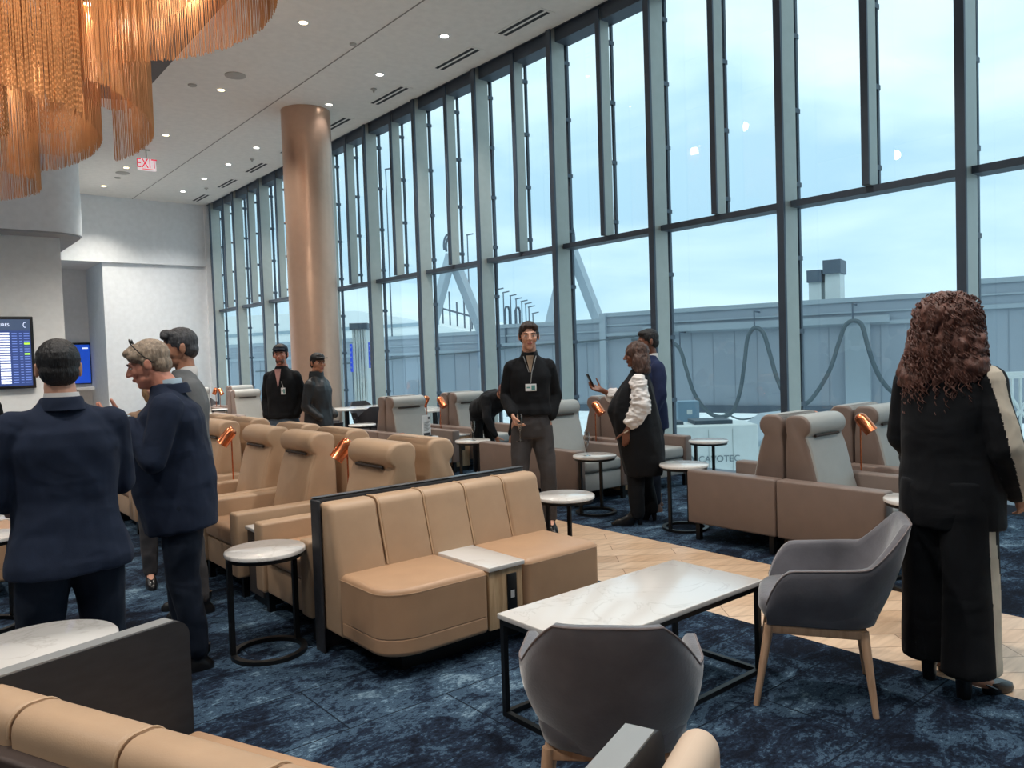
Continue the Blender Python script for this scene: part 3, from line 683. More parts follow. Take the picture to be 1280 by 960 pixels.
m.rbox(-.9,.07,-.085,.0,.25,.79,.055,7); m.build('back_cushion',mat('cream_leather',(206,182,160),.5,noise_amt=.03),r2,ang=60)
m=MB(); m.T=Mx.Translation((c1.x,c1.y,0))@Mx.Rotation(math.atan2(t.y,t.x),4,'Z'); m.rbox(-.9,.04,-.60,-.08,.28,.46,.03); m.box(-.9,.03,-.58,-.0,.0,.28); m.build('seat',TANS,r2)
# ---------------------------------------------------------------- coffee table
r=empty('coffee_table',(2.64,2.40,0),R(0),'rectangular marble coffee table with thin black box frame in the centre','coffee table')
c4=[atz(628,769,.45),atz(848,701,.45),atz(944,727,.45)]
uu=(c4[1]-c4[0]); vv=(c4[2]-c4[1]); Lx=uu.length; ctr=(c4[0]+c4[2])/2
r.location=(ctr.x+.02,ctr.y+.01,0); r.rotation_euler=(0,0,math.atan2(uu.y,uu.x)); hx,hy=Lx/2,.27
b=MB(); b.rbox(-hx,hx,-hy,hy,.428,.452,.004); b.build('marble_top',MARBLE,r)
w=.024
for sx in (-1,1):
    for sy in (-1,1):
        b=MB(); x=sx*(hx-.02); y=sy*(hy-.02); b.box(x-w/2,x+w/2,y-w/2,y+w/2,0,.427); b.build('leg',BLACK,r,smooth=False)
b=MB()
for z in (0,.404):
    for sy in (-1,1): b.box(-hx+.01,hx-.01,sy*(hy-.02)-w/2,sy*(hy-.02)+w/2,z,z+w-.001)
    for sx in (-1,1): b.box(sx*(hx-.02)-w/2,sx*(hx-.02)+w/2,-hy+.02,hy-.02,z,z+w-.001)
b.build('rail_frame',BLACK,r,smooth=False)
# ---------------------------------------------------------------- velvet tub chairs
def make_tub(label):
    r=empty('velvet_armchair',(0,0,0),0,label,'armchair','grey velvet tub chairs')
    # front = local -Y. one shell wraps arms and back; wall follows a U, height and flare vary
    N=60; inner=[];
    def top(u):  # u -1..1 around the U, 0 = middle of back
        a=abs(u)
        if a<.20: return .80
        if a<.44: k=(a-.20)/.24; return .80-.165*(.75*k+.25*k*k*(3-2*k))
        if a<.84: return .635-.02*(a-.43)/.41
        k=(a-.84)/.16; return .615-.16*k*k
    def plan(u,z):
        # U-shaped plan: half width .28 at the arms; narrower at the bottom
        a=abs(u); s=1 if u>=0 else -1
        k=(z-.36)/.44; hw=.215+.075*math.sin(min(1.0,max(0,k*1.35))*math.pi/2); yb=.245+.135*max(0,k); yf=-.215
        rc=.215
        # arclength of half: back flat (hw-rc), corner (pi/2 rc), side
        l1=hw-rc; l2=rc*math.pi/2; l3=(yb-rc)-yf; T=l1+l2+l3; q=a*T
        if q<l1: p=(q,yb); n=(0,1)
        elif q<l1+l2: t=(q-l1)/rc; p=(l1+rc*math.sin(t),yb-rc+rc*math.cos(t)); n=(math.sin(t),math.cos(t))
        else: p=(hw,yb-rc-(q-l1-l2)); n=(1,0)
        return V((p[0]*s,p[1])),V((n[0]*s,n[1]))
    th=.038; rings=[]
    for i in range(N+1):
        u=-1+2*i/N; zt=top(u); zb=.355; ring=[]
        M=10
        for j in range(M+1):
            z=zb+(zt-.012-zb)*j/M; p,n=plan(u,z); bul=.012*math.sin(math.pi*j/M); q=p+n*bul; ring.append((q.x,q.y,z))
        p,n=plan(u,zt); q=p-n*.008; ring.append((q.x,q.y,zt)); q=p-n*(th-.01); ring.append((q.x,q.y,zt))
        for j in range(M,-1,-1):
            z=zb+(zt-.012-zb)*j/M; p,n=plan(u,z); q=p-n*th; ring.append((q.x,q.y,z))
        rings.append(ring)
    b=MB(); b.rings(rings); sh=b.build('shell',VELV,r,ang=50)
    b=MB()
    pts=[]; 
    for i in range(N+1):
        u=-1+2*i/N; zt=top(u); p,n=plan(u,zt); q=p-n*.004; pts.append((q.x,q.y,zt-.003))
    b.tube(pts,.0035,6); b.build('piping',mat('velvet_piping',(120,110,110),.7),sh)
    b=MB(); b.loft([(0,.0,.35,.20,.205),(0,.0,.365,.225,.235),(0,-.005,.40,.235,.25),(0,-.005,.445,.235,.25),(0,-.005,.462,.22,.235),(0,-.005,.468,.18,.19)],40,3.6); b.build('seat_cushion',VELV,r,ang=60)
    b=MB()
    for sy in (-.20,.17): b.rbox(-.2,.2,sy-.02,sy+.02,.315,.352,.006)
    for sx in (-.19,.19): b.rbox(sx-.02,sx+.02,-.2,.17,.315,.352,.006)
    b.build('seat_frame',LEGW,r)
    for sx in (-1,1):
        for y0,y1 in ((-.205,-.265),(.175,.215)):
            b=MB(); b.cyl((sx*.245 if False else sx*.235,y1,0),(sx*.195,y0,.35),.0125,.021,n=14); b.build('leg',LEGW,r)
    return r
ch=make_tub('grey velvet tub chair with its back to the camera at the coffee table')
fa=math.atan2(.68,.73); ch.location=(1.825,1.765,0); ch.rotation_euler=(0,0,fa+math.pi/2)
chB=copy_tree(ch,(3.265,1.85,0),0,'grey velvet tub chair seen side on at the right end of the coffee table')
chB.rotation_euler=(0,0,math.atan2(.86,-.52)+math.pi/2)
# ---------------------------------------------------------------- bar-height dining group by the column
DKV=mat('charcoal_shell',(62,60,64),.7,noise_amt=.1)
def make_lounge(l,g):
    r=empty('shell_lounge_chair',(0,0,0),0,l,'chair',g)
    rings=[]
    for i in range(33):
        u=-1+i/16; a=abs(u); zt=.78-.20*min(1,max(0,(a-.25)/.45)); ang_=u*R(118); ring=[]
        for q,z in ((.20,.36),(.25,.45),(.285,.60),(.30,zt),(.275,zt),(.262,.60),(.225,.45),(.18,.38)):
            z=min(z,zt); ring.append((q*math.sin(ang_),q*math.cos(ang_)*.95,z))
        rings.append(ring)
    b=MB(); b.rings(rings); b.build('shell',DKV,r,ang=50)
    b=MB(); b.loft([(0,0,.36,.2,.2),(0,0,.40,.225,.225),(0,0,.44,.22,.22),(0,0,.45,.18,.18)],28,2.6); b.build('seat_cushion',DKV,r)
    for sx in (-1,1):
        for sy in (-1,1): b=MB(); b.cyl((sx*.22,sy*.22,0),(sx*.15,sy*.15,.37),.011,.014,10); b.build('leg',BLACK,r)
    return r
for x,y,a,l in ((5.75,11.62,R(70),'dark shell lounge chair right of the two men in caps'),(6.5,11.75,R(180),'dark shell chair on the near side of the long white table'),(7.2,13.2,0,'dark shell chair on the far side of the long white table'),
    (6.9,21.2,R(30),'dark shell chair among the farthest copper lamps'),(5.35,13.0,R(-60),'dark shell chair beside the foot of the column')):
    place('lounge',make_lounge,x,y,a,l,'dark shell chairs')
def make_long(l,g):
    r=empty('dining_table',(0,0,0),0,l,'table',g)
    b=MB(); b.rbox(-.62,.62,-.36,.36,.705,.735,.008); b.build('table_top',MARBLE,r)
    for sx in (-.35,.35):
        b=MB(); b.box(sx-.03,sx+.03,-.03,.03,.012,.705); b.build('leg',BLACK,r,smooth=False)
        b=MB(); b.box(sx-.04,sx+.04,-.28,.28,0,.015); b.build('foot',BLACK,r,smooth=False)
    return r
place('long',make_long,6.72,12.35,0,'white topped table by the window right of the bronze column','white dining tables')
place('long',make_long,7.0,9.98+.9,R(90),'narrow white topped table against the window behind the grey recliners','white dining tables')
# ================================================================= PEOPLE
def skin(name,c): return mat(name,c,.5,noise_amt=.06,noise_scale=30)
SK_L=skin('skin_light',(212,160,136)); SK_R=skin('skin_ruddy',(206,140,118)); SK_D=skin('skin_brown',(122,78,60)); SK_M=skin('skin_tan',(176,124,98))
def cloth(name,c,rough=.85,bump=.12,noise_amt=.12,folds=.26):
    new=name not in MATS; m=mat(name,c,rough,noise_amt=noise_amt,noise_scale=10,bump=bump,bump_scale=320,sheen=.03,spec=.2)
    if new:
        nt=m.node_tree; N=nt.nodes; L=nt.links; b=N['Principled BSDF']; tc=N.new('ShaderNodeTexCoord'); mp=N.new('ShaderNodeMapping'); mp.inputs['Scale'].default_value=(1,1,1.5); mp.inputs['Rotation'].default_value=(.3,.2,0)
        n=N.new('ShaderNodeTexNoise'); n.inputs['Scale'].default_value=4.0; n.inputs['Detail'].default_value=1.5; n.inputs['Distortion'].default_value=.7; L.new(tc.outputs['Object'],mp.inputs[0]); L.new(mp.outputs[0],n.inputs['Vector'])
        bp=N.new('ShaderNodeBump'); bp.inputs['Strength'].default_value=folds; bp.inputs['Distance'].default_value=.09; L.new(n.outputs['Fac'],bp.inputs['Height'])
        old=b.inputs['Normal'].links[0].from_node; L.new(bp.outputs[0],old.inputs['Normal'])
    return m
NAVY=cloth('navy_wool',(30,39,58)); NAVY2=cloth('navy_trousers',(24,32,46)); BLKC=cloth('black_cloth',(24,26,30)); GREYT=cloth('grey_trousers',(74,72,74)); GREYS=cloth('grey_suit',(104,106,108))
WHT=cloth('white_shirt',(226,222,220)); LBLUE=cloth('pale_blue_shirt',(176,196,210)); CREAM=cloth('cream_stripe',(206,196,180)); JEAN=cloth('jeans',(84,102,122)); PUFF=mat('black_puffer',(36,38,42),.45,noise_amt=.1); PINKS=cloth('pink_checked_shirt',(206,160,156)); PEACH=cloth('pale_pink_knit',(214,178,164))
SHOE=mat('black_shoe_leather',(20,20,22),.3); BRSH=mat('brown_shoe_leather',(92,64,50),.45)
def hairm(n,c,a=.35): return mat(n,c,.55,noise_amt=a,noise_scale=26,bump=.5,bump_scale=70,stretch=(2.5,2.5,.6))
H_BLK=hairm('hair_black',(24,22,24)); H_DK=hairm('hair_dark_brown',(50,38,34)); H_GR=hairm('hair_grey_blond',(148,130,112)); H_AUB=hairm('hair_auburn',(100,64,54),.5); H_WAVE=hairm('hair_brown_waves',(84,62,54),.45); H_PEP=hairm('hair_pepper',(62,62,66),.5); H_BL=hairm('hair_blond',(178,140,104)); H_BR=hairm('hair_brown',(66,50,42))
EYEW=mat('eye_white',(228,222,218),.3); EYED=mat('eye_dark',(30,22,20),.2); LIP=mat('lips',(176,104,96),.5); BROW=mat('brow',(58,42,36),.8)
def hand(b,w,d,n,t,curl=.5,s=1.,spread=.0,thumbc=.4):
    # w wrist, d direction, n palm normal, t towards the thumb
    w=V(w); d=V(d).normalized(); n=V(n); n=(n-d*n.dot(d)).normalized(); t_=d.cross(n); 
    if t_.dot(V(t))<0: t_=-t_
    t=t_
    for i in range(4):
        o=t*(.027-.018*i)*s; b.cap(w+o*.55,.016*s,w+d*(.086-.004*abs(i-1))*s+o,.0125*s)
    for i,(L,r) in enumerate(((.072,.0088),(.080,.0090),(.074,.0086),(.058,.0078))):
        p=w+d*(.088-.004*abs(i-1))*s+t*(.028-.0187*i)*s; dd=(d+t*spread*(1.5-i)*.2).normalized()
        for k,fr in enumerate((.45,.32,.25)):
            a=curl*(.8 if k==0 else 1.15); dd=(dd*math.cos(a)+n*math.sin(a)).normalized(); n2=None
            q=p+dd*L*fr*s; b.cap(p,(r-.0006*k)*s,q,(r-.0006*(k+1))*s,n=8); p=q
            nn=(n*math.cos(a)-d*math.sin(a)); 
    p=w+d*.022*s+t*.026*s; dd=(d*.62+t*.78+n*.25).normalized()
    for k,L in enumerate((.045,.034,.026)):
        q=p+dd*L*s; b.cap(p,(.0125-.0015*k)*s,q,(.011-.0015*k)*s,n=8); p=q; dd=(dd*(1-thumbc*.35)+d*.35*thumbc+n*.3*thumbc).normalized()
def head_pts(c,yaw,pitch,roll=0,s=1.):
    return Mx.Translation(c)@Mx.Rotation(yaw,4,'Z')@Mx.Rotation(pitch,4,'X')@Mx.Rotation(roll,4,'Y')@Mx.Scale(s,4)
def head_shape(b,T,female=False,heavy=0):
    t0=b.T; b.T=T
    b.ell((0,-.014,.030),(.076,.097,.086)); b.ell((0,.024,-.012),(.063+heavy*.006,.068,.082))
    b.ell((0,.030,-.066),(.050+heavy*.012,.052,.042)); b.ell((0,.064,-.094),(.022,.020,.018))
    if heavy: b.ell((0,.02,-.095),(.045,.05,.03))
    b.cap((-.034,.079,.022),.012,(.034,.079,.022),.012); b.ell((-.037,.066,-.022),(.024,.020,.024)); b.ell((.037,.066,-.022),(.024,.020,.024))
    b.cap((0,.088,.012),.008,(0,.110,-.026),.0115); b.ell((-.010,.100,-.030),(.009,.011,.008)); b.ell((.010,.100,-.030),(.009,.011,.008))
    b.cap((-.018,.087,-.055),.0065,(.018,.087,-.055),.0065); b.cap((-.014,.086,-.064),.0065,(.014,.086,-.064),.0065)
    for s_ in (-1,1): b.ell((s_*.079,-.006,-.004),(.010,.020,.031)); b.ell((s_*.083,-.014,.012),(.006,.012,.016))
    b.T=t0
def face_parts(T,root,browm,w=1):
    b=MB(); b.T=T
    for s_ in (-1,1): b.m=0; b.ell((s_*.030,.080,.002),(.0125,.0090,.0058),nu=12,nv=8); b.m=1; b.ell((s_*.030,.0855,.0025),(.0062,.0052,.0058),nu=10,nv=6)
    b.build('eyes',[EYEW,EYED],root)
    b=MB(); b.T=T
    for s_ in (-1,1): b.tube([(s_*.015,.0915,.021),(s_*.032,.0905,.027),(s_*.050,.079,.020)],[.004,.0045,.0025],6)
    b.build('eyebrows',browm,root)
    b=MB(); b.T=T; b.cap((-.017,.0915,-.0565),.0042,(.017,.0915,-.0565),.0042); b.cap((-.012,.0905,-.063),.0045,(.012,.0905,-.063),.0045); b.build('lips',LIP,root)
def short_hair(T,root,m,kind='short'):
    b=MB(); b.T=T
    b.ell((0,-.022,.042),(.083,.100,.088)); b.ell((0,-.055,-.012),(.074,.060,.062)); b.ell((0,.02,.085),(.062,.066,.036))
    if kind=='quiff': b.ell((0,.055,.098),(.055,.035,.028)); b.ell((-.03,.075,.085),(.035,.022,.02))
    if kind=='side': b.ell((-.02,.062,.080),(.055,.034,.026)); b.ell((.0,-.02,.03),(.086,.085,.07)); b.ell((-.055,.045,.055),(.028,.035,.032))
    if kind=='crop': b.ell((.05,.06,.07),(.025,.02,.028)); b.ell((-.05,.06,.07),(.025,.02,.028)); b.ell((0,.064,.082),(.05,.026,.022))
    for s_ in (-1,1): b.cap((s_*.076,.008,.03),.010,(s_*.074,.010,-.008),.007)
    return blob(b,'hair',m,root,.0045,2,wrinkle=.003,wscale=60,wst=(1,1,.5))
def shoe(b,p,yaw,s=1.,L=.28):
    t0=b.T; b.T=t0@Mx.Translation(p)@Mx.Rotation(yaw,4,'Z')@Mx.Scale(s,4)
    b.loft([(0,.05,0,.045,L/2),(0,.05,.025,.046,L/2),(0,.048,.045,.043,L/2-.015),(0,.025,.065,.038,L/2-.055),(0,-.02,.09,.036,.055),(0,-.03,.13,.036,.048)],20,2.2); b.T=t0
def person(label,x,y,rz,H=1.75,skinm=SK_L,hair=None,hairk='short',top=BLKC,legs=NAVY2,shoes=SHOE,group=None,name='person',
           w=1.,d=1.,hem=.82,collar=None,head_yaw=0,head_pitch=0,head_fwd=0,head_dz=0,ra=None,la=None,lean=0,feet=((-.10,0,0),(.10,0,0)),
           hands=None,hemw=1.,sleeve=1.,heavy=0,face=True,wr=.010,legw=1.,collar_open=False,browm=None,belly=0,neckh=0,topname='jacket',flare=0,knees=None,headless=False,curl=.5):
    r=empty('person',(x,y,0),rz,label,'person',group); r.scale=(H/1.75,)*3
    hp=.93
    B=Mx.Translation((0,0,hp))@Mx.Rotation(-lean,4,'X')@Mx.Translation((0,0,-hp))   # torso lean forward
    def TB(p): return B@V(p)
    shR=TB((.163*w,-.008,1.375)); shL=TB((-.163*w,-.008,1.375))
    ra=ra or ((.215*w,-.03,1.10),(.215*w,.05,.86)); la=la or ((-.215*w,-.03,1.10),(-.215*w,.05,.86))
    eR,wR=V(ra[0]),V(ra[1]); eL,wL=V(la[0]),V(la[1])
    hc=TB((0,.02+head_fwd,1.632+head_dz)); T=head_pts(hc,head_yaw,head_pitch)
    # --- body: one continuous surface (head, neck, arms with hands, legs)
    b=MB(); head_shape(b,T,heavy=heavy)
    nb=TB((0,-.02,1.45)); b.cap(T@V((0,-.018,-.06)),.055+heavy*.008,nb,.062+heavy*.006)
    b.cap(nb,.06,TB((0,0,1.25)),.10*w); b.cap(TB((0,0,1.25)),.10*w,V((0,0,.95)),.10*w)
    for s_,sh,e,wr_,hd in ((1,shR,eR,wR,(hands or {}).get('r')),(-1,shL,eL,wL,(hands or {}).get('l'))):
        b.cap(TB((0,0,1.40)),.05,sh,.045); b.cap(sh,.044,e,.036); b.cap(e,.036,wr_,.026)
        dd=(wr_-e).normalized()
        if hd is None: hand(b,wr_,dd+V((0,.15,-.2)),V((-s_,0,0)),V((0,1,0)),curl*.7)
        elif hd!='none': hand(b,wr_,*hd)
    kn=knees or [((f[0]*.95),f[1]*.5+.02,.50) for f in feet]
    for s_,f,k in ((-1,feet[0],kn[0]),(1,feet[1],kn[1])):
        b.cap((s_*.085,0,.90),.085,k,.05); b.cap(k,.05,(f[0],f[1]-.02,.10),.036); b.cap((f[0],f[1]-.02,.09),.034,(f[0]-math.sin(f[2])*.09,f[1]+math.cos(f[2])*.09,.04),.025)
    body=blob(b,'body',skinm,r,.0055,2)
    if face: face_parts(T,r,browm or BROW)
    # --- top garment
    if top:
        b=MB(); bl=belly
        prof=[(hem,.195*hemw,.145*hemw*d),(hem+.05,.196*hemw,.146*hemw*d),(.97,.188,.140*d+bl*.04),(1.08,.178,.130*d+bl*.05),(1.20,.186,.132*d+bl*.03),(1.30,.198,.134*d),(1.36,.188,.122*d),(1.41,.160,.100),(1.445,.110,.080),(1.475,.078,.072),(1.50,.066,.066)]
        prof=[q for q in prof if q[0]>=hem]
        t0=b.T; b.T=B; b.loft([(0,bl*.03*(1 if z<1.3 else 0),z,rx*w,ry) for z,rx,ry in prof],32,2.35); b.T=t0
        for sh,e,wr_ in ((shR,eR,wR),(shL,eL,wL)):
            b.cap(sh,.070*sleeve,e,.055*sleeve); dv=(wr_-e); b.cap(e,.056*sleeve,e+dv*.93,.042*sleeve)
            b.cap(TB((sh.x*.45 if not lean else (1 if sh.x>0 else -1)*.075,-.008,1.405)),.058,sh,.062*sleeve)
        blob(b,topname,top,r,.009,4,wrinkle=wr,wscale=8)
    if collar:
        b=MB(); b.T=B
        n=26; rr=[]
        for k in range(n):
            a=2*math.pi*k/n; c_,s_=math.cos(a),math.sin(a); dip=.035*max(0,s_)**2
            rr.append((c_,s_,dip))
        b.rings([[(c_*(.066+.004)*1.0,-.012+s_*.070,1.455-dp) for c_,s_,dp in rr],[(c_*.071,-.014+s_*.074,1.478-dp) for c_,s_,dp in rr],[(c_*.064,-.014+s_*.067,1.522-dp*1.2) for c_,s_,dp in rr],[(c_*.060,-.014+s_*.063,1.522-dp*1.2) for c_,s_,dp in rr],[(c_*.058,-.012+s_*.062,1.455-dp) for c_,s_,dp in rr]],cap=False)
        b.build('shirt_collar',collar,r,ang=60)
    # --- trousers
    if legs:
        b=MB(); b.loft([(0,0,.80,.165*w,.125*d),(0,0,.90,.175*w,.13*d),(0,0,.99,.165*w,.12*d)],28,2.3)
        for s_,f,k in ((-1,feet[0],kn[0]),(1,feet[1],kn[1])):
            b.cap((s_*.088*w,0,.86),.098*legw,k,.070*legw); an=V((f[0],f[1]-.02,.115)); b.cap(k,.070*legw,an,.056*legw+flare); 
        blob(b,'trousers',legs,r,.010,3,wrinkle=.009,wscale=9)
    if shoes:
        for s_,f in ((-1,feet[0]),(1,feet[1])):
            b=MB(); shoe(b,(f[0],f[1]-.01,0),f[2]); b.build('shoe',shoes,r,ang=60)
    if hair: short_hair(T,r,hair,hairk)
    r['_']=0; del r['_']
    return r,T,B
def badge(r,B,z=1.22,y=.155,x=-.0,wd=.085,hh=.055):
    b=MB(); b.T=B; b.rbox(x-wd/2,x+wd/2,y,y+.004,z-hh/2,z+hh/2,.003); k=b.build('name_badge',WP,r,smooth=False)
    b=MB(); b.T=B; b.box(x-wd*.38,x-wd*.05,y+.0035,y+.0052,z-hh*.35,z+hh*.3); b.box(x+wd*.05,x+wd*.38,y+.0035,y+.0052,z-hh*.1,z+hh*.1); b.build('badge_print',mat('badge_teal',(90,150,150),.5),k,smooth=False)
    b=MB(); b.T=B; b.tube([(x,y-.006,z+hh/2),(x*.6,y-.015,z+.11)],.003,6); b.build('badge_strap',WHT,k)
# P1 dark haired man in navy suit, back to the camera
r,T,B=person('man in navy suit with short black hair, back to the camera, at left edge',.59,3.62,R(2),1.70,SK_L,H_BLK,'short',NAVY,NAVY2,w=1.08,d=1.12,hem=.78,collar=WHT,head_yaw=R(-8),head_dz=-.014,ra=((.225,.05,1.12),(.15,.26,1.08)),la=((-.245,.03,1.12),(-.19,.22,1.05)),hemw=1.14,sleeve=1.12,heavy=.4,legw=1.18,feet=((-.13,0,.12),(.13,0,-.12)),wr=.008)
b=MB(); b.T=B; b.rings([[(q*math.cos(a),-.022+q*1.02*math.sin(a),z) for a in [2*math.pi*k/24 for k in range(24)]] for q,z in ((.088,1.45),(.080,1.485),(.074,1.502),(.066,1.504))]); b.build('jacket_collar',NAVY,r)
# P2 grey haired man with glasses on his head, seen from the side
rot2=math.atan2(-.90,.0)  # placeholder
f2=V((-.93,.36)); rz2=math.atan2(f2.y,f2.x)-math.pi/2
hd=dict(r=(V((-.25,1,.25)),V((0,-.25,1)),V((-1,0,.2)),.28,1.,.3),l=(V((.1,1,.45)),V((.6,-.3,.8)),V((0,-.3,1)),.30,1.05,.3))
r,T,B=person('grey haired man in a navy suit with glasses pushed up on his head, in profile',1.225,4.24,rz2,1.73,SK_R,H_GR,'side',NAVY,NAVY2,w=1.0,d=1.2,hem=.74,collar=LBLUE,head_pitch=R(-16),head_fwd=.045,head_dz=-.022,lean=R(6),ra=((.22,.12,1.12),(.02,.27,1.31)),la=((-.225,.11,1.12),(-.08,.24,1.31)),hands=hd,hemw=1.04,sleeve=1.12,heavy=1,belly=1.0,legw=1.15,feet=((-.10,-.02,.1),(.10,.04,-.1)),wr=.009)
b=MB(); b.T=T
b.tube([(-.083,-.035,-.0),(-.084,.0,.045),(-.080,.030,.105),(-.068,.040,.130)],.0028,6); b.tube([(.083,-.035,-.0),(.084,.0,.045),(.080,.030,.105),(.068,.040,.130)],.0028,6)
for s_ in (-1,1): b.tube([(s_*.038+.028*math.cos(a),0.040+.006*math.cos(a),.134+.014*math.sin(a)) for a in [R(t) for t in range(0,361,24)]],.0026,6)
b.tube([(-.01,.042,.138),(.01,.042,.138)],.003,6); b.build('eyeglasses',PLB,r)
b=MB(); b.T=B; b.rings([[(q*math.cos(a),-.03+q*1.0*math.sin(a),z) for a in [2*math.pi*k/24 for k in range(24)]] for q,z in ((.092,1.44),(.084,1.475),(.078,1.492),(.068,1.494))]); b.build('jacket_collar',NAVY,r)
# shirt cuff
b=MB(); b.cap((-.092,.228,1.297),.043,(-.08,.24,1.31),.039); b.cap((.035,.26,1.30),.043,(.02,.27,1.31),.039); b.build('shirt_cuffs',LBLUE,r)
# P3 behind him
r,T,B=person('dark haired man in a grey suit almost hidden behind the grey haired man',1.53,5.16,rz2+.25,1.80,SK_M,H_PEP,'quiff',GREYS,GREYT,w=1.0,collar=WHT,hem=.8,head_pitch=R(-8))
# P4 woman behind the left man, P5 pink sleeve at the edge, P6 blonde one behind
r,T,B=person('person in black whose brown hair and cheek show behind the left man',.69,8.4,R(-170),1.60,SK_M,H_BR,'short',BLKC,BLKC,head_yaw=R(25))
b=MB(); b.T=T; b.ell((0,-.03,-.01),(.098,.09,.125)); b.ell((-.085,.01,-.06),(.025,.05,.08)); b.ell((.085,.01,-.06),(.025,.05,.08)); blob(b,'long_hair',H_BR,r,.006,2,wrinkle=.006,wscale=30)
r,T,B=person('person in a pale pink jumper, only an arm visible at the left edge',.24,9.2,R(-120),1.62,SK_M,H_BR,'short',PEACH,NAVY2)
r,T,B=person('blonde person in a patterned top glimpsed behind the grey haired man',1.56,5.95,R(170),1.52,SK_L,H_BL,'short',cloth('brown_pattern_top',(150,124,104),noise_amt=.5),GREYT,hands=dict(r='none',l='none'),ra=((.17,-.06,1.1),(.1,.1,.98)),la=((-.17,-.06,1.1),(-.1,.1,.98)))
b=MB(); b.T=T; b.ell((0,-.03,-.02),(.096,.085,.13)); blob(b,'long_hair',H_BL,r,.006,2,wrinkle=.006,wscale=30)
def cap_hat(T,root,m):
    b=MB(); b.T=T; b.ell((0,-.010,.062),(.086,.104,.066)); b.loft([(0,.10,.055,.070,.055),(0,.105,.060,.072,.060),(0,.10,.066,.066,.052)],20,2.2); blob(b,'cap',m,root,.005,2)
CAPM=cloth('dark_cap',(42,48,58))
# P7, P8 men in caps
vd=math.atan2(-8.6,-3.7)-math.pi/2
r,T,B=person('man in a dark cap and black zip jacket with white badge, hand in pocket',3.70,8.75,vd-.35,1.78,SK_R,H_DK,'short',BLKC,JEAN,BRSH,collar=PINKS,head_yaw=R(10),ra=((.215,-.05,1.12),(.17,.07,.93)),la=((-.215,-.05,1.12),(-.17,.07,.93)),hem=.90,w=.92,hands=dict(r='none',l='none'))
cap_hat(T,r,CAPM); badge(r,B,1.22,.145,-.06,.05,.075)
b=MB(); b.T=B; b.prism([(-.035,1.47),(.035,1.47),(.004,1.27),(-.004,1.27)],.118,.137,'y'); b.build('shirt_front',PINKS,r,smooth=False)
b=MB(); b.T=T; b.ell((0,.045,-.07),(.050,.045,.042)); blob(b,'beard',hairm('beard_brown',(110,80,66)),r,.005,2)
r,T,B=person('man in a black cap and padded dark jacket standing before the bronze column',3.95,8.35,vd+1.0,1.66,SK_M,H_BLK,'short',PUFF,GREYT,SHOE,hem=.84,w=.92,d=1.1,head_yaw=R(-30),ra=((.21,-.05,1.12),(.17,.13,.98)),la=((-.21,-.05,1.12),(-.17,.13,.98)),wr=.014,hands=dict(r='none',l='none'),heavy=.6)
cap_hat(T,r,mat('black_cap',(28,29,31),.6)); b=MB(); b.T=B; b.loft([(0,-.012,1.44,.085,.09),(0,-.008,1.50,.082,.088),(0,-.006,1.535,.074,.082)],20); b.build('jacket_collar',PUFF,r)
# P9 young man facing the camera
vd9=math.atan2(-5.2,-4.45)-math.pi/2
hd=dict(r=(V((-.25,.35,-.9)),V((-.9,.2,-.2)),V((.1,1,-.1)),1.05,1.,0,.9),l='none')
r9,T,B=person('young man in a black quarter zip jumper with a badge, holding a champagne glass',4.46,5.19,vd9+.02,1.85,SK_L,H_DK,'crop',BLKC,GREYT,SHOE,hem=.985,w=.88,collar=mat('zip_collar',(58,60,60),.8),head_yaw=R(2),ra=((.205,-.04,1.14),(.155,.16,1.0)),la=((-.205,-.06,1.14),(-.165,.03,.96)),hands=hd,feet=((-.13,0,.15),(.12,.05,-.15)),legw=1.0)
badge(r9,B,1.215,.142,.0,.09,.058)
b=MB(); b.T=B; b.prism([(-.032,1.475),(.032,1.475),(.003,1.33),(-.003,1.33)],.10,.128,'y'); b.build('shirt_front',cloth('check_shirt',(170,150,130),noise_amt=.4),r9,smooth=False)
b=MB(); b.T=B; b.tube([(-.052,.088,1.47),(-.012,.134,1.34),(0,.139,1.25)],.0035,6); b.tube([(.052,.088,1.47),(.012,.134,1.34)],.0035,6); b.build('zip',mat('zip_silver',(160,160,160),.4,metal=.6),r9)
sc=1.85/1.75; g=Mx.Translation((4.46,5.19,0))@Mx.Rotation(vd9+.02,4,'Z')@Mx.Scale(sc,4)@V((.10,.225,.915))
place('fl',flute,g.x,g.y,0,'champagne flute held by the young man in the black jumper','champagne flutes',g.z-.135)
# P10 bending person
r,T,B=person('person in black with reddish brown hair bending over behind the taupe recliner',atd(603,520,10.1).x,atd(603,520,10.1).y,R(172),1.62,SK_M,None,'short',BLKC,BLKC,lean=R(66),head_pitch=R(-35),ra=((.22,.52,.86),(.12,.56,.62)),la=((-.22,.52,.86),(-.12,.56,.62)),hem=.9,d=1.2,face=False)
b=MB(); b.T=T; b.ell((0,-.02,.03),(.090,.105,.095)); b.ell((0,-.06,.11),(.05,.05,.045)); b.ell((0,-.055,-.02),(.080,.06,.08)); blob(b,'hair',hairm('hair_reddish',(110,72,70)),r,.006,2,wrinkle=.005,wscale=40)
# P12 man behind the woman
vd12=math.atan2(.45,-.9)-math.pi/2
r,T,B=person('man in a navy suit standing behind the woman with white sleeves',5.90,5.06,vd12,1.77,SK_D,H_BLK,'short',cloth('bright_navy',(38,48,80)),NAVY2,BRSH,collar=WHT,hem=.80,la=((-.24,.0,1.12),(-.20,.12,.88)),ra=((.25,-.02,1.12),(.24,.05,.87)),head_pitch=R(-6),feet=((-.12,.05,.2),(.12,-.05,-.2)),w=1.06)
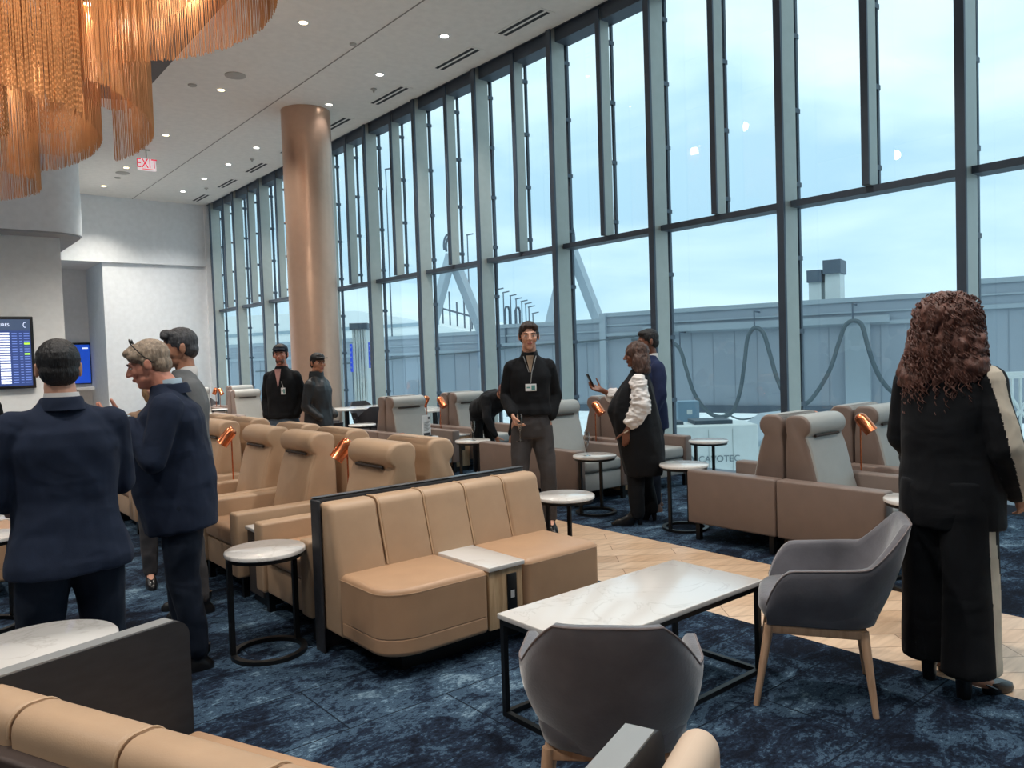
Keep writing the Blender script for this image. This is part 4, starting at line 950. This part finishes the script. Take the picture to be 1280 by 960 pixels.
# P11 woman with white puffed sleeves
f=V((-.66,.75)); rz11=math.atan2(f.y,f.x)-math.pi/2
hd=dict(l=(V((.0,.1,-1)),V((1,.1,0)),V((0,1,0)),.35,.95),r=(V((.05,1,.35)),V((-.6,-.1,.5)),V((0,.3,1)),.5,.95))
r,T,B=person('woman in a long black vest with white puffed sleeves, holding up a phone',5.36,4.74,rz11,1.64,SK_D,None,'short',None,BLKC,None,hands=hd,la=((-.245,-.02,1.14),(-.24,.12,.92)),ra=((.20,.12,1.16),(.08,.36,1.30)),face=False,feet=((-.09,.06,.1),(.13,-.08,-.25)),legw=1.2,w=1.05,head_pitch=R(-4),head_yaw=R(5))
b=MB(); b.loft([(0,-.03,.48,.22,.18),(0,-.03,.60,.235,.20),(0,-.01,.80,.245,.22),(0,.03,.98,.245,.235),(0,.06,1.10,.225,.235),(0,.05,1.22,.215,.20),(0,.02,1.32,.205,.155),(0,0,1.40,.17,.115),(0,-.01,1.46,.10,.085),(0,-.01,1.49,.07,.07)],36,2.2); blob(b,'long_vest',BLKC,r,.011,4,wrinkle=.016,wscale=6,wst=(1,1,.25))
b=MB()
for s_,e,w_ in ((-1,V((-.245,-.02,1.14)),V((-.24,.12,.92))),(1,V((.20,.12,1.16)),V((.08,.36,1.30)))):
    sh=V((s_*.185,-.005,1.37)); b.cap(sh,.075,e,.088); w2=e.lerp(w_,.55); b.cap(e,.088,w2,.068); b.ell(w2,(.078,.078,.05))
sl=blob(b,'white_sleeves',WHT,r,.008,2,wrinkle=.026,wscale=11,wst=(.7,.7,1.8))
b=MB(); b.T=T; b.ell((0,-.022,.03),(.092,.110,.098)); b.ell((0,-.055,-.07),(.118,.078,.115)); b.ell((-.085,-.02,-.08),(.04,.06,.10)); b.ell((.085,-.02,-.08),(.04,.06,.10)); b.ell((0,-.075,-.14),(.115,.055,.06)); blob(b,'hair',H_WAVE,r,.006,1,wrinkle=.016,wscale=22,wst=(1,1,.6))
for f_ in ((-.09,.06,.1),(.13,-.08,-.25)):
    b=MB(); b.T=Mx.Translation((f_[0],f_[1],0))@Mx.Rotation(f_[2],4,'Z')
    b.loft([(0,.12,.0,.034,.11),(0,.12,.02,.036,.115),(0,.09,.05,.036,.10),(0,.03,.085,.036,.065),(0,-.01,.14,.042,.052),(0,-.01,.24,.048,.052)],20,2.2); b.loft([(0,-.045,0,.022,.02),(0,-.04,.08,.03,.028)],14); b.build('heeled_boot',SHOE,r,ang=50)
b=MB(); b.T=T; b.rbox(-.02,.02,-.0,.0,0,.0,.01) if False else None
M11=Mx.Translation((5.36,4.74,0))@Mx.Rotation(rz11,4,'Z')@Mx.Scale(1.64/1.75,4)
p=M11@V((.10,.465,1.39)); e=empty('mobile_phone',p,rz11+.3,'dark mobile phone held up by the woman with white sleeves','phone'); e.rotation_euler=(R(-25),0,rz11+.3)
b=MB(); b.rbox(-.037,.037,-.005,.005,-.075,.075,.008); b.build('phone_body',PLB,e); b=MB(); b.box(-.033,.033,-.0062,-.0052,-.07,.07); b.build('screen',mat('phone_screen',(50,54,58),.15),e,smooth=False)
b=MB(); w_=V((-.24,.12,.92)); b.T=Mx.Translation(w_)@Mx.Rotation(R(-30),4,'X'); b.lathe([(.028,-.006),(.034,0),(.028,.006)],20); b.build('bracelet',CREAM,r)
# P13 curly haired woman
rz13=R(-90-4)
hd=dict(r=(V((.1,.5,-1)),V((-1,.3,0)),V((0,1,.2)),.6,.95),l=(V((.1,.6,-.8)),V((1,.2,0)),V((0,1,.2)),.6,.95))
r,T,B=person('woman with long curly auburn hair in black with cream side stripes, seen from behind',3.74,1.465,rz13,1.76,SK_M,None,'short',None,None,None,hands=hd,la=((-.225,.02,1.12),(-.19,.20,.92)),ra=((.240,-.03,1.10),(.225,.12,.90)),face=True,feet=((-.10,.04,0),(.11,-.05,-.35)),w=.98)
def z8(z): return z
def stripe(sidefn): 
    return lambda c: 1 if sidefn(c) else 0
b=MB(); b.loft([(0,0,.74,.212,.168),(0,0,.90,.208,.166),(0,0,1.05,.192,.148),(0,0,1.20,.194,.15),(0,0,1.32,.195,.14),(0,0,1.38,.185,.122),(0,-.01,1.43,.14,.09),(0,-.01,1.475,.075,.07)],36,2.4)
for s_,e,w_ in ((-1,V((-.225,.02,1.12)),V((-.19,.20,.92))),(1,V((.240,-.03,1.10)),V((.225,.12,.90)))):
    sh=V((s_*.170,-.005,1.375)); b.cap(sh,.072,e,.066); b.cap(e,.067,w_,.056)
def sleeve_stripe(c):
    if c.x<.15: return 0
    P=[V((.15,-.01,1.40)),V((.19,-.02,1.30)),V((.240,-.03,1.10)),V((.225,.12,.90)),V((.222,.15,.86))]; best=9; q=None
    for a,b_ in zip(P,P[1:]):
        t=max(0,min(1,(c-a).dot(b_-a)/(b_-a).length_squared)); p=a+(b_-a)*t; dd=(c-p).length
        if dd<best: best=dd; q=c-p; ax_=(b_-a).normalized()
    q=q-ax_*q.dot(ax_)
    if q.length<.01: return 0
    q.normalize(); dr=V((1,-.45,0)); dr=(dr-ax_*dr.dot(ax_)).normalized(); return 1 if q.dot(dr)>.86 else 0
blob(b,'jacket',[BLKC,CREAM],r,.0065,4,wrinkle=.012,wscale=6,paint=sleeve_stripe,wst=(1,1,.5))
b=MB()
for s_,fx,fy in ((-1,-.10,.04),(1,.11,-.05)):
    rs=[]
    for z,rx,ry,cx in ((.115,.108,.135,fx*.98),(.15,.108,.135,fx*.98),(.30,.108,.128,fx*.95),(.50,.106,.122,fx*.92),(.72,.108,.135,s_*.09),(.86,.105,.140,s_*.092),(.95,.100,.132,s_*.085)): rs.append((cx,fy*(1-min(z,.9)/.9)-.02,z,rx,ry))
    b.loft(rs,28,2.3)
blob(b,'wide_trousers',[BLKC,CREAM],r,.009,3,wrinkle=.014,wscale=5,wst=(1,1,.2),paint=lambda c:1 if c.x>.12 and -.075<c.y<-.02+.03*math.sin(c.z*5) and c.z<.93 else 0)
for fx,fy,yw in ((-.10,.04,0),(.11,-.05,-.35)):
    b=MB(); b.T=Mx.Translation((fx,fy,0))@Mx.Rotation(yw,4,'Z')
    b.loft([(0,.135,.0,.030,.075),(0,.135,.014,.036,.082),(0,.13,.035,.034,.078),(0,.10,.052,.028,.06)],22,2.1)
    rings=[]
    for y,z,rx,rz_ in ((.13,.012,.034,.010),(.06,.045,.032,.012),(-.01,.085,.031,.014),(-.055,.095,.030,.016)):
        rings.append([(rx*math.cos(2*math.pi*k/16),y,z+rz_*math.sin(2*math.pi*k/16)) for k in range(16)])
    b.rings(rings); b.loft([(0,-.045,.075,.032,.032),(0,-.045,.12,.033,.034),(0,-.05,.135,.028,.03)],18); b.loft([(0,-.05,.0,.026,.024),(0,-.05,.085,.030,.030)],16,3.); b.build('high_heel_shoe',SHOE,r,ang=50)
# curly hair: base volume plus many curls
b=MB(); b.T=T; b.ell((0,-.03,.02),(.130,.128,.118)); b.ell((0,-.055,-.10),(.168,.105,.13)); b.ell((-.045,-.075,-.22),(.150,.075,.12)); b.ell((.06,-.07,-.19),(.120,.075,.10)); b.ell((-.12,-.055,-.27),(.065,.06,.09))
hb=blob(b,'hair',H_AUB,r,.007,1,wrinkle=.022,wscale=17,wst=(1,1,.8))
b=MB(); rnd=random.Random(3)
for i in range(620):
    a=rnd.uniform(0,2*math.pi); zz=rnd.uniform(-.30,.125)
    if zz>-.02: rr=math.sqrt(max(0,1-((zz-.02)/.118)**2)) if zz>.02 else 1; rx,ry,cy=.130*rr,.128*rr,-.03
    else: k=min(1,-zz/.14); rx,ry,cy=.130+.035*k,.128-.04*k,-.03-.035*k
    px,py=rx*math.cos(a),cy+ry*math.sin(a)
    if py>.045 and zz<.06: continue
    if zz<-.16 and px>.13: continue
    L=rnd.uniform(.07,.15); R0=rnd.uniform(.006,.012); tw=rnd.uniform(0,6.28); out=[]
    n=18; ox,oy=math.cos(a),math.sin(a)
    for k in range(n):
        t=k/(n-1); th=tw+t*L/.045*2*math.pi*rnd.choice((1,1)); rad=R0*(1-.3*t)
        out.append(tuple(T@V((px+ox*(.006+.012*t)+rad*math.cos(th),py+oy*(.006+.012*t)+rad*math.sin(th),zz-t*L+.02))))
    b.tube(out,[.0032*(1-.6*k/(n-1)) for k in range(n)],4)
tag(b.build('curls',H_AUB,hb),kind='stuff')
# P14 booted person beyond her
r,T,B=person('person in black tall boots standing hidden beyond the curly haired woman',4.33,1.76,R(140),1.52,SK_L,H_BR,'short',BLKC,BLKC,None,w=.72,feet=((-.09,0,.1),(.09,0,-.1)))
for fx in (-.09,.09):
    b=MB(); b.T=Mx.Translation((fx,0,0)); b.loft([(0,.07,0,.040,.13),(0,.07,.03,.042,.132),(0,.05,.06,.040,.11),(0,0,.10,.042,.065),(0,-.02,.2,.048,.052),(0,-.02,.36,.058,.060),(0,-.02,.40,.06,.062)],20,2.2); b.build('boot',SHOE,r,ang=50)
# ================================================================= OUTSIDE
ZG=-3.6
APR=mat('apron_concrete',(222,226,228),.9,noise_amt=.08,noise_scale=.3)
b=MB(); b.box(8.2,400,-250,450,ZG-.3,ZG); g=b.build('ground',APR,None,smooth=False); g['kind']='structure'; g.name='ground'
JB=mat('jet_bridge_panel',(158,168,180),.6,metal=.15,noise_amt=.05,noise_scale=.6)
JBR=mat('jet_bridge_roof',(170,182,192),.5,metal=.2,noise_amt=.05,noise_scale=.6)
JBD=mat('jet_bridge_dark',(92,104,118),.6,metal=.2)
WHG=mat('equipment_white',(214,220,220),.55,noise_amt=.04)
HOSE=mat('hose_green_grey',(84,98,106),.6)
dj=V((-.294,.956,0)).normalized(); nj=V((dj.y,-dj.x,0))
P0=V((19.13,11.21,0)); aj=math.atan2(dj.y,dj.x)
jb=empty('jet_bridge',(P0.x,P0.y,0),aj,'long blue grey passenger boarding bridge crossing outside the windows','jet bridge')
# local x runs away to the left along the bridge, +y towards the lounge
def seg(x0,x1,zt,zb,hw,nm,par=jb):
    b=MB(); b.box(x0,x1,-hw*2,0,zb,zt); o=b.build(nm,JB,par,smooth=False)
    b=MB(); b.box(x0,x1,-hw*2-.05,.06,zt-.02,zt+.10); b.box(x0,x1,0,.08,zt-.62,zt-.52); b.box(x0,x1,0,.05,zt-.30,zt-.26); b.build('roof_edge',JBR,o,smooth=False)
    b=MB(); b.box(x0,x1,-.1,.09,zb-.16,zb+.05)
    b.build('bottom_beam',JBD,o,smooth=False)
    b=MB(); n=int((x1-x0)/.62)
    for k in range(1,n): b.box(x0+k*.62-.006,x0+k*.62+.006,0,.012,zb,zt-.55)
    b.build('panel_ribs',mat('rib_grey',(136,147,160),.6),o,smooth=False); return o
def bx_(px,py):
    r_=ray(px,py); t=P0.dot(nj)/r_.dot(nj); q=V((r_.x*t,r_.y*t,0))-P0; return q.dot(dj),HC+r_.z*t
XB=[-14]+[bx_(p,400)[0] for p in (1207,755,603,537)]+[24.]
for i,(nm,q) in enumerate((('fixed_tunnel',(1250,347)),('tunnel_section',(1000,376)),('tunnel_section',(650,404.5)),('tunnel_section',(575,415)),('tunnel_section',(500,420)))):
    seg(XB[i],XB[i+1],bx_(*q)[1]-.10,-.25 if i==0 else -.1,1.6-.08*i,nm)
b=MB()
for i,x in enumerate(XB[1:5]): b.box(x-.10,x+.10,-2.8,.14,-.3,(2.9,2.74,2.5,2.2)[i])
b.build('joint_frame',JBR,jb,smooth=False)
b=MB(); b.box(-1.75,-1.15,.0,.16,ZG,2.2); b.box(-2.2,4.4,.05,.22,2.08,2.26); b.build('support_column',JBR,jb,smooth=False)
b=MB(); b.box(12,12.7,-2.2,-.4,ZG,-.1); b.box(-9,-8.2,-2.2,-.4,ZG,-.1); b.build('support_column',JBD,jb,smooth=False)
b=MB()
pts=[(x,.12,2.0-.02*math.sin(x*1.3)-.045*(x-4.6)) for x in [4.6+.5*i for i in range(36)]]
b.tube(pts,.028,6); b.build('side_cable',HOSE,jb)
# roof vents
for (pl,pr_,pt,pm,pb_) in ((1013,1031,338,353,377),(1033,1055,325,342,375)):
    def hit(px,py):
        r_=ray(px,py); # intersect with bridge mid plane
        o_=P0-nj*(-1.0); t=(o_-V((0,0,0))).dot(nj)/r_.dot(nj); return V((r_.x*t,r_.y*t,HC+r_.z*t))
    A=hit(pl,pb_); B=hit(pr_,pb_); T=hit(pr_,pt); M_=hit(pr_,pm); w=(A-B).length; c=(A+B)/2
    e=empty('roof_vent',(c.x,c.y,2.7),aj,['small','tall'][pl>1020]+' square ventilation stack on the boarding bridge roof','vent','roof vents')
    b=MB(); b.box(-w/2*.85,w/2*.85,-.3,.3,0,M_.z-2.7); b.build('duct',WHG,e,smooth=False)
    b=MB(); b.box(-w/2,w/2,-.4,.4,M_.z-2.7,T.z-2.7); b.build('vent_cap',JBD,e,smooth=False)
JBI=(Mx.Translation((P0.x,P0.y,0))@Mx.Rotation(aj,4,'Z')).inverted()
# looping service hoses in front of the bridge
def onplane(px,py,off):
    r_=ray(px,py); o_=P0-nj*off; t=o_.dot(nj)/r_.dot(nj); return V((r_.x*t,r_.y*t,HC+r_.z*t))
def curve3(pts,n=10):
    out=[]
    for i in range(len(pts)-1):
        p0=pts[max(i-1,0)];p1=pts[i];p2=pts[i+1];p3=pts[min(i+2,len(pts)-1)]
        for k in range(n):
            t=k/n; out.append(.5*((2*p1)+(-p0+p2)*t+(2*p0-5*p1+4*p2-p3)*t*t+(-p0+3*p1-3*p2+p3)*t**3))
    return out+[pts[-1]]
for i,(pp,l) in enumerate((([(790,424),(815,426),(838,428),(850,437),(858,462),(868,492),(884,514),(900,521),(915,515),(925,490),(931,450),(934,425),(940,412),(947,410),(955,418),(963,445),(972,475),(985,500),(1000,507),(1015,498),(1036,465),(1048,430),(1056,408),(1066,401),(1077,406),(1084,430),(1092,455),(1104,478),(1120,492),(1140,490),(1160,470)],'thick grey green service hose hanging in loops in front of the boarding bridge'),)):
    P=[onplane(x,y,.55) for x,y in pp]; b=MB(); b.tube(curve3(P),.055,8); o=b.build('service_hose',HOSE,jb); o.matrix_parent_inverse=JBI
b=MB(); P=[onplane(x,y,.7) for x,y in ((905,515),(925,524),(950,520),(985,508))]; b.tube(curve3(P),.025,6); o=b.build('service_cable',HOSE,jb); o.matrix_parent_inverse=JBI
for i,(px,py) in enumerate(((943,408),(1066,400),(838,426),(850,433))):
    p=onplane(px,py,.5); b=MB(); q=p.copy(); b.cyl(tuple(q-V((0,0,.05))),tuple(q+V((0,0,.42))),.02); b.cyl(tuple(q+V((0,0,.40))),tuple(q+V((0,0,.40))+nj*.5),.02)
    o=b.build('hose_hanger',JBD,jb); o.matrix_parent_inverse=JBI
# white ground power unit with lettering, angled cab, control box
def outd(px,py,d): return atd(px,py,d)
A=outd(822,531,12.0); B=outd(948,527,12.0); u=(B-A); u.z=0; w=u.length
e=empty('ground_unit',(A.x,A.y,ZG),math.atan2(u.y,u.x),'large white ground service unit with printed lettering below the hose loops','ground equipment')
h=A.z-ZG
b=MB(); b.rbox(-.6,w,0,.8,.35,h-.04,.03); b.build('housing',WHG,e)
b=MB(); b.box(w*.5,w*.505,-.006,0,.5,h-.1); b.box(w*.74,w*.745,-.006,0,.5,h-.1); b.box(-.1,.25,-.006,0,h-1.2,h-.1); b.build('door_seams',mat('seam_grey',(170,178,180),.6),e,smooth=False)
b=MB(); b.box(w*.4,w*.78,.2,.7,h-.04,h+.02); b.box(w*.1,w*.3,.3,.6,h-.04,h+.01); b.build('roof_grille',mat('grille_blue',(62,78,92),.6),e,smooth=False)
for x in (.0,w-.3):
    b=MB(); b.T=Mx.Translation((x+.2,.3,.3))@Mx.Rotation(R(90),4,'X'); b.lathe([(.3,-.1),(.3,.1)],20); b.build('wheel',PLB,e)
tl=local2=Mx.Rotation(-e.rotation_euler.z,4,'Z')@(outd(897,574,12.0)-A)
LT=mat('lettering_grey',(120,132,140),.6)
text_mesh('lettering','CAVOTEC',.14,LT,e,Mx.Translation((tl.x+.03,-.012,h+tl.z))@Mx.Rotation(R(90),4,'X'),.001)
b=MB(); b.tube([(tl.x-.42+.055*math.cos(a),-.012,h+tl.z+.055*math.sin(a)) for a in [R(t) for t in range(0,370,20)]],.016,6); b.build('logo_ring',LT,e)
A2=outd(944,558,12.4); e=empty('tug_cab',(A2.x,A2.y,ZG),math.atan2(u.y,u.x)-.1,'white vehicle cab with sloping roof and side window beyond the grey recliner','vehicle')
h=outd(950,556,12.4).z-ZG
b=MB(); b.prism([(0,.4),(.8,.4),(.8,h+.3),(.5,h+.27),(.0,h-.05)],0,1.8,'y'); b.build('cab_body',WHG,e,ang=20)
b=MB(); b.prism([(.12,h-.75),(.5,h-.75),(.5,h-.15),(.12,h-.2)],-.01,.0,'y'); b.build('side_window',JBD,e,smooth=False)
b=MB(); b.prism([(-.08,h-.1),(.5,h+.28),(.85,h+.32),(.85,h+.38),(.48,h+.35),(-.1,h-.03)],-.08,1.9,'y'); b.build('roof',JBR,e,ang=20)
for x in (.2,.6):
    b=MB(); b.T=Mx.Translation((x,.1,.28))@Mx.Rotation(R(90),4,'X'); b.lathe([(.28,-.1),(.28,.1)],20); b.build('wheel',PLB,e)
A3=outd(848,502,13.6); B3=outd(874,502,13.6); C3=outd(848,532,13.6); w3=(B3-A3).length
e=empty('control_cabinet',(A3.x,A3.y,ZG),math.atan2((B3-A3).y,(B3-A3).x),'blue grey electrical control cabinet with a small white plate behind the couple','cabinet')
b=MB(); b.rbox(0,w3,0,.3,C3.z-ZG,A3.z-ZG,.01); b.build('box',mat('cabinet_blue',(120,150,172),.5),e)
b=MB(); b.box(w3*.4,w3*.65,-.006,0,(A3.z+C3.z)/2-ZG-.02,(A3.z+C3.z)/2-ZG+.06); b.build('plate',WHG,e,smooth=False)
b=MB(); b.box(w3*.4,w3*.6,.1,.2,0,C3.z-ZG); b.build('post',JBD,e,smooth=False)
# stairs and gear at the far right
e=empty('boarding_stairs',tuple(outd(1236,560,11.5))[:2]+(ZG,),R(-35),'white steel boarding stairs with handrails at the right edge outside','stairs')
h=outd(1236,455,11.5).z-ZG
b=MB()
for s in (0,1.1):
    b.sbar((0,s,h-.2),(2.4,s,h-.2),.05); b.sbar((0,s,h-.2),(0,s,0),.06); b.sbar((0,s,h-1.3),(2.4,s,h-1.3),.06)
    b.sbar((0,s,h-1.3),(.9,s,h-.2),.04); b.sbar((.9,s,h-.2),(1.7,s,h-1.3),.04); b.sbar((.5,s,h-1.3),(.5,s,h-.2),.03); b.sbar((1.2,s,h-1.3),(1.2,s,h-.2),.03)
    b.sbar((0,s,h-2.4),(2.0,s,h-1.4),.05); b.sbar((2.4,s,h-.2),(2.4,s,0),.06)
b.build('railing',WHG,e,smooth=False)
b=MB()
for k in range(9): b.box(.1+k*.22,.34+k*.22,0,1.1,h-2.6+k*.12,h-2.57+k*.12)
b.box(0,2.4,0,1.1,h-1.36,h-1.3); b.build('steps',WHG,e,smooth=False)
# inclined A-frame struts behind the bridge with hose loops at the apex
def strut(pp,lab,d,r_):
    e=empty('bridge_mast',tuple(outd(pp[1][0],500,d))[:2]+(ZG,),0,lab,'mast','inclined masts beyond the bridge'); o=e.location
    for a,b_ in ((pp[0],pp[1]),(pp[1],pp[2])):
        m=MB(); m.sbar(tuple(outd(*a,d)-o),tuple(outd(*b_,d)-o),r_,r_*.7); m.build('strut',JBR,e,smooth=False)
    ap=outd(*pp[1],d)-o; m=MB()
    for k in (-.25,.15): m.tube([(ap.x+k+.35*math.cos(R(t)),ap.y+k,ap.z+.35+.6*math.sin(R(t))) for t in range(-20,201,20)],.06,6)
    m.build('hose_loop',JBD,e)
    return e
strut([(528,452),(564,318),(607,425)],'left inverted V mast with looped hoses on top, behind the third window',39,.5)
strut([(677,452),(712,306),(748,400)],'right inverted V mast with looped hoses on top, behind the fifth window',39,.5)
for i,(x,yt,yb_) in enumerate(((622,362,420),(629,366,420),(638,370,420),(645,374,420),(652,377,420),(657,380,420),(661,384,420),(666,392,420),(584,294,420),(482,212,420))):
    d=[60,65,70,75,80,85,90,95,60,42][i]; p=outd(x,yt,d); b=MB(); k=d/120
    b.cyl((0,0,ZG),(0,0,p.z),.14*k,.09*k,8); b.sbar((-.1*k,.1*k,p.z),(.75*k,-.55*k,p.z+.2*k),.34*k,.16*k)
    o=b.build('floodlight_mast',JBD); o.location=(p.x,p.y,0)
    tag(o,(W[i]+' from the left in the row of tall apron light poles') if i<8 else ['tall apron light pole rising beside the left mast','nearest light pole whose lamp head shows high in the second window'][i-8],'light pole','apron light poles')
for i,(x,yt) in enumerate(((634,388),(647,389))):
    p=outd(x,yt,26); b=MB(); b.tube([(-.12,0,-1.2),(-.12,0,0),(-.06,0,.12),(.06,0,.12),(.12,0,0),(.12,0,-1.2)],.04,6); o=b.build('roof_ladder_hoop',JBD); o.location=p; o.rotation_euler=(0,0,aj+1.5); tag(o,['left','right'][i]+' one of two small hooped ladder rails on the bridge roof','ladder rail')
# pale terminal and hangar far behind
TER=mat('distant_terminal',(236,240,240),.8,noise_amt=.05,noise_scale=.05)
A=outd(425,372,150); B=outd(640,405,130)
e=empty('distant_terminal',(A.x,A.y,ZG),math.atan2(B.y-A.y,B.x-A.x),'long pale terminal building far away behind the left windows','building'); Lt=(B-A).length
b=MB(); b.prism([(-60,0),(Lt,0),(Lt,8),(Lt*.75,9.5),(Lt*.4,12.5),(Lt*.1,14.5),(-60,16)],0,30,'y'); b.build('wall',TER,e,ang=10)
b=MB()
for k in range(3): b.box(-60,Lt*(.9-.15*k),-.3,0,6.5+k*2.2,7.1+k*2.2)
b.build('facade_bands',mat('band_grey',(150,170,182),.8),e,smooth=False)
b=MB()
for k in range(6): b.box(Lt*.5+k*1.6,Lt*.5+k*1.6+.15,4,4.3,10,15+(k%3))
b.sbar((Lt*.5,4,14.5),(Lt*.5+9,4,12.),.3); b.build('roof_gear',JBD,e,smooth=False)
A=outd(440,412,19); B=outd(457,412,19)
e=empty('ribbed_shaft',(A.x,A.y,ZG),math.atan2((B-A).y,(B-A).x),'pale ribbed vertical shaft outside just right of the bronze column','shaft'); w=(B-A).length
b=MB(); b.box(0,w,0,.6,0,A.z-ZG)
for k in range(5): b.box(w*k/5+.02,w*k/5+.07,-.05,0,0,A.z-ZG)
b.build('cladding',WHG,e,smooth=False); b=MB(); b.box(-.05,w+.05,-.08,.7,A.z-ZG,A.z-ZG+.15); b.build('cap',JBD,e,smooth=False)
BLU=mat('reflection_blue',(30,60,200),.5,emit=(40,80,220),emit_s=.35); SW=mat('reflection_marks',(150,170,240),.5)  # glowing panels added outside to stand in for blue reflections in the glass
for i,(x0,x1,y0,y1) in enumerate(((460,467,428,460),(437,439.5,430,465))):
    A=outd(x0,y0,18.5); B=outd(x1,y0,18.5); C_=outd(x0,y1,18.5); w=(B-A).length
    e=empty('blue_reflection',(A.x,A.y,ZG),math.atan2((B-A).y,(B-A).x),['wide','narrow'][i]+' bright blue panel added outside for a glass reflection near the ribbed shaft','reflection panel')
    b=MB(); b.box(0,w,0,.08,C_.z-ZG,A.z-ZG); b.build('panel',BLU,e,smooth=False)
    b=MB(); b.box(w*.4,w*.6,.08,.15,0,A.z-ZG); b.build('post',JBD,e,smooth=False)
    b=MB()
    for k in range(5): b.box(w*.15,w*.8,-.01,0,A.z-ZG-.1-k*.12,A.z-ZG-.06-k*.12)
    b.build('printing',SW,e,smooth=False)
# ---------------------------------------------------------------- sky
wld=bpy.data.worlds.new('overcast_sky'); S.world=wld; wld.use_nodes=True; nt=wld.node_tree; N=nt.nodes; L=nt.links; bg=N['Background']
tc=N.new('ShaderNodeTexCoord'); mp=N.new('ShaderNodeMapping'); mp.inputs['Scale'].default_value=(1,1,3.2); L.new(tc.outputs['Generated'],mp.inputs[0])
n=N.new('ShaderNodeTexNoise'); n.inputs['Scale'].default_value=2.6; n.inputs['Detail'].default_value=7; n.inputs['Distortion'].default_value=.5; L.new(mp.outputs[0],n.inputs['Vector'])
cr=N.new('ShaderNodeValToRGB'); e=cr.color_ramp.elements; e[0].position=.34; e[0].color=srgb((184,208,222)); e[1].position=.66; e[1].color=srgb((234,242,244)); L.new(n.outputs['Fac'],cr.inputs[0])
sx=N.new('ShaderNodeSeparateXYZ'); L.new(tc.outputs['Generated'],sx.inputs[0])
cr2=N.new('ShaderNodeValToRGB'); e=cr2.color_ramp.elements; e[0].position=.0; e[0].color=(.80,.90,.97,1); e[1].position=.55; e[1].color=(1.12,1.12,1.1,1); L.new(sx.outputs['Z'],cr2.inputs[0])
k_=e.new(.14); k_.color=(.84,.93,.99,1)
mx=N.new('ShaderNodeMix'); mx.data_type='RGBA'; mx.blend_type='MULTIPLY'; mx.inputs[0].default_value=1; L.new(cr.outputs[0],mx.inputs[6]); L.new(cr2.outputs[0],mx.inputs[7]); L.new(mx.outputs[2],bg.inputs[0]); bg.inputs[1].default_value=1.08
S.view_settings.view_transform='Standard'; S.view_settings.look='None'; S.view_settings.gamma=1; S.view_settings.use_curve_mapping=False; S.view_settings.exposure=0.5
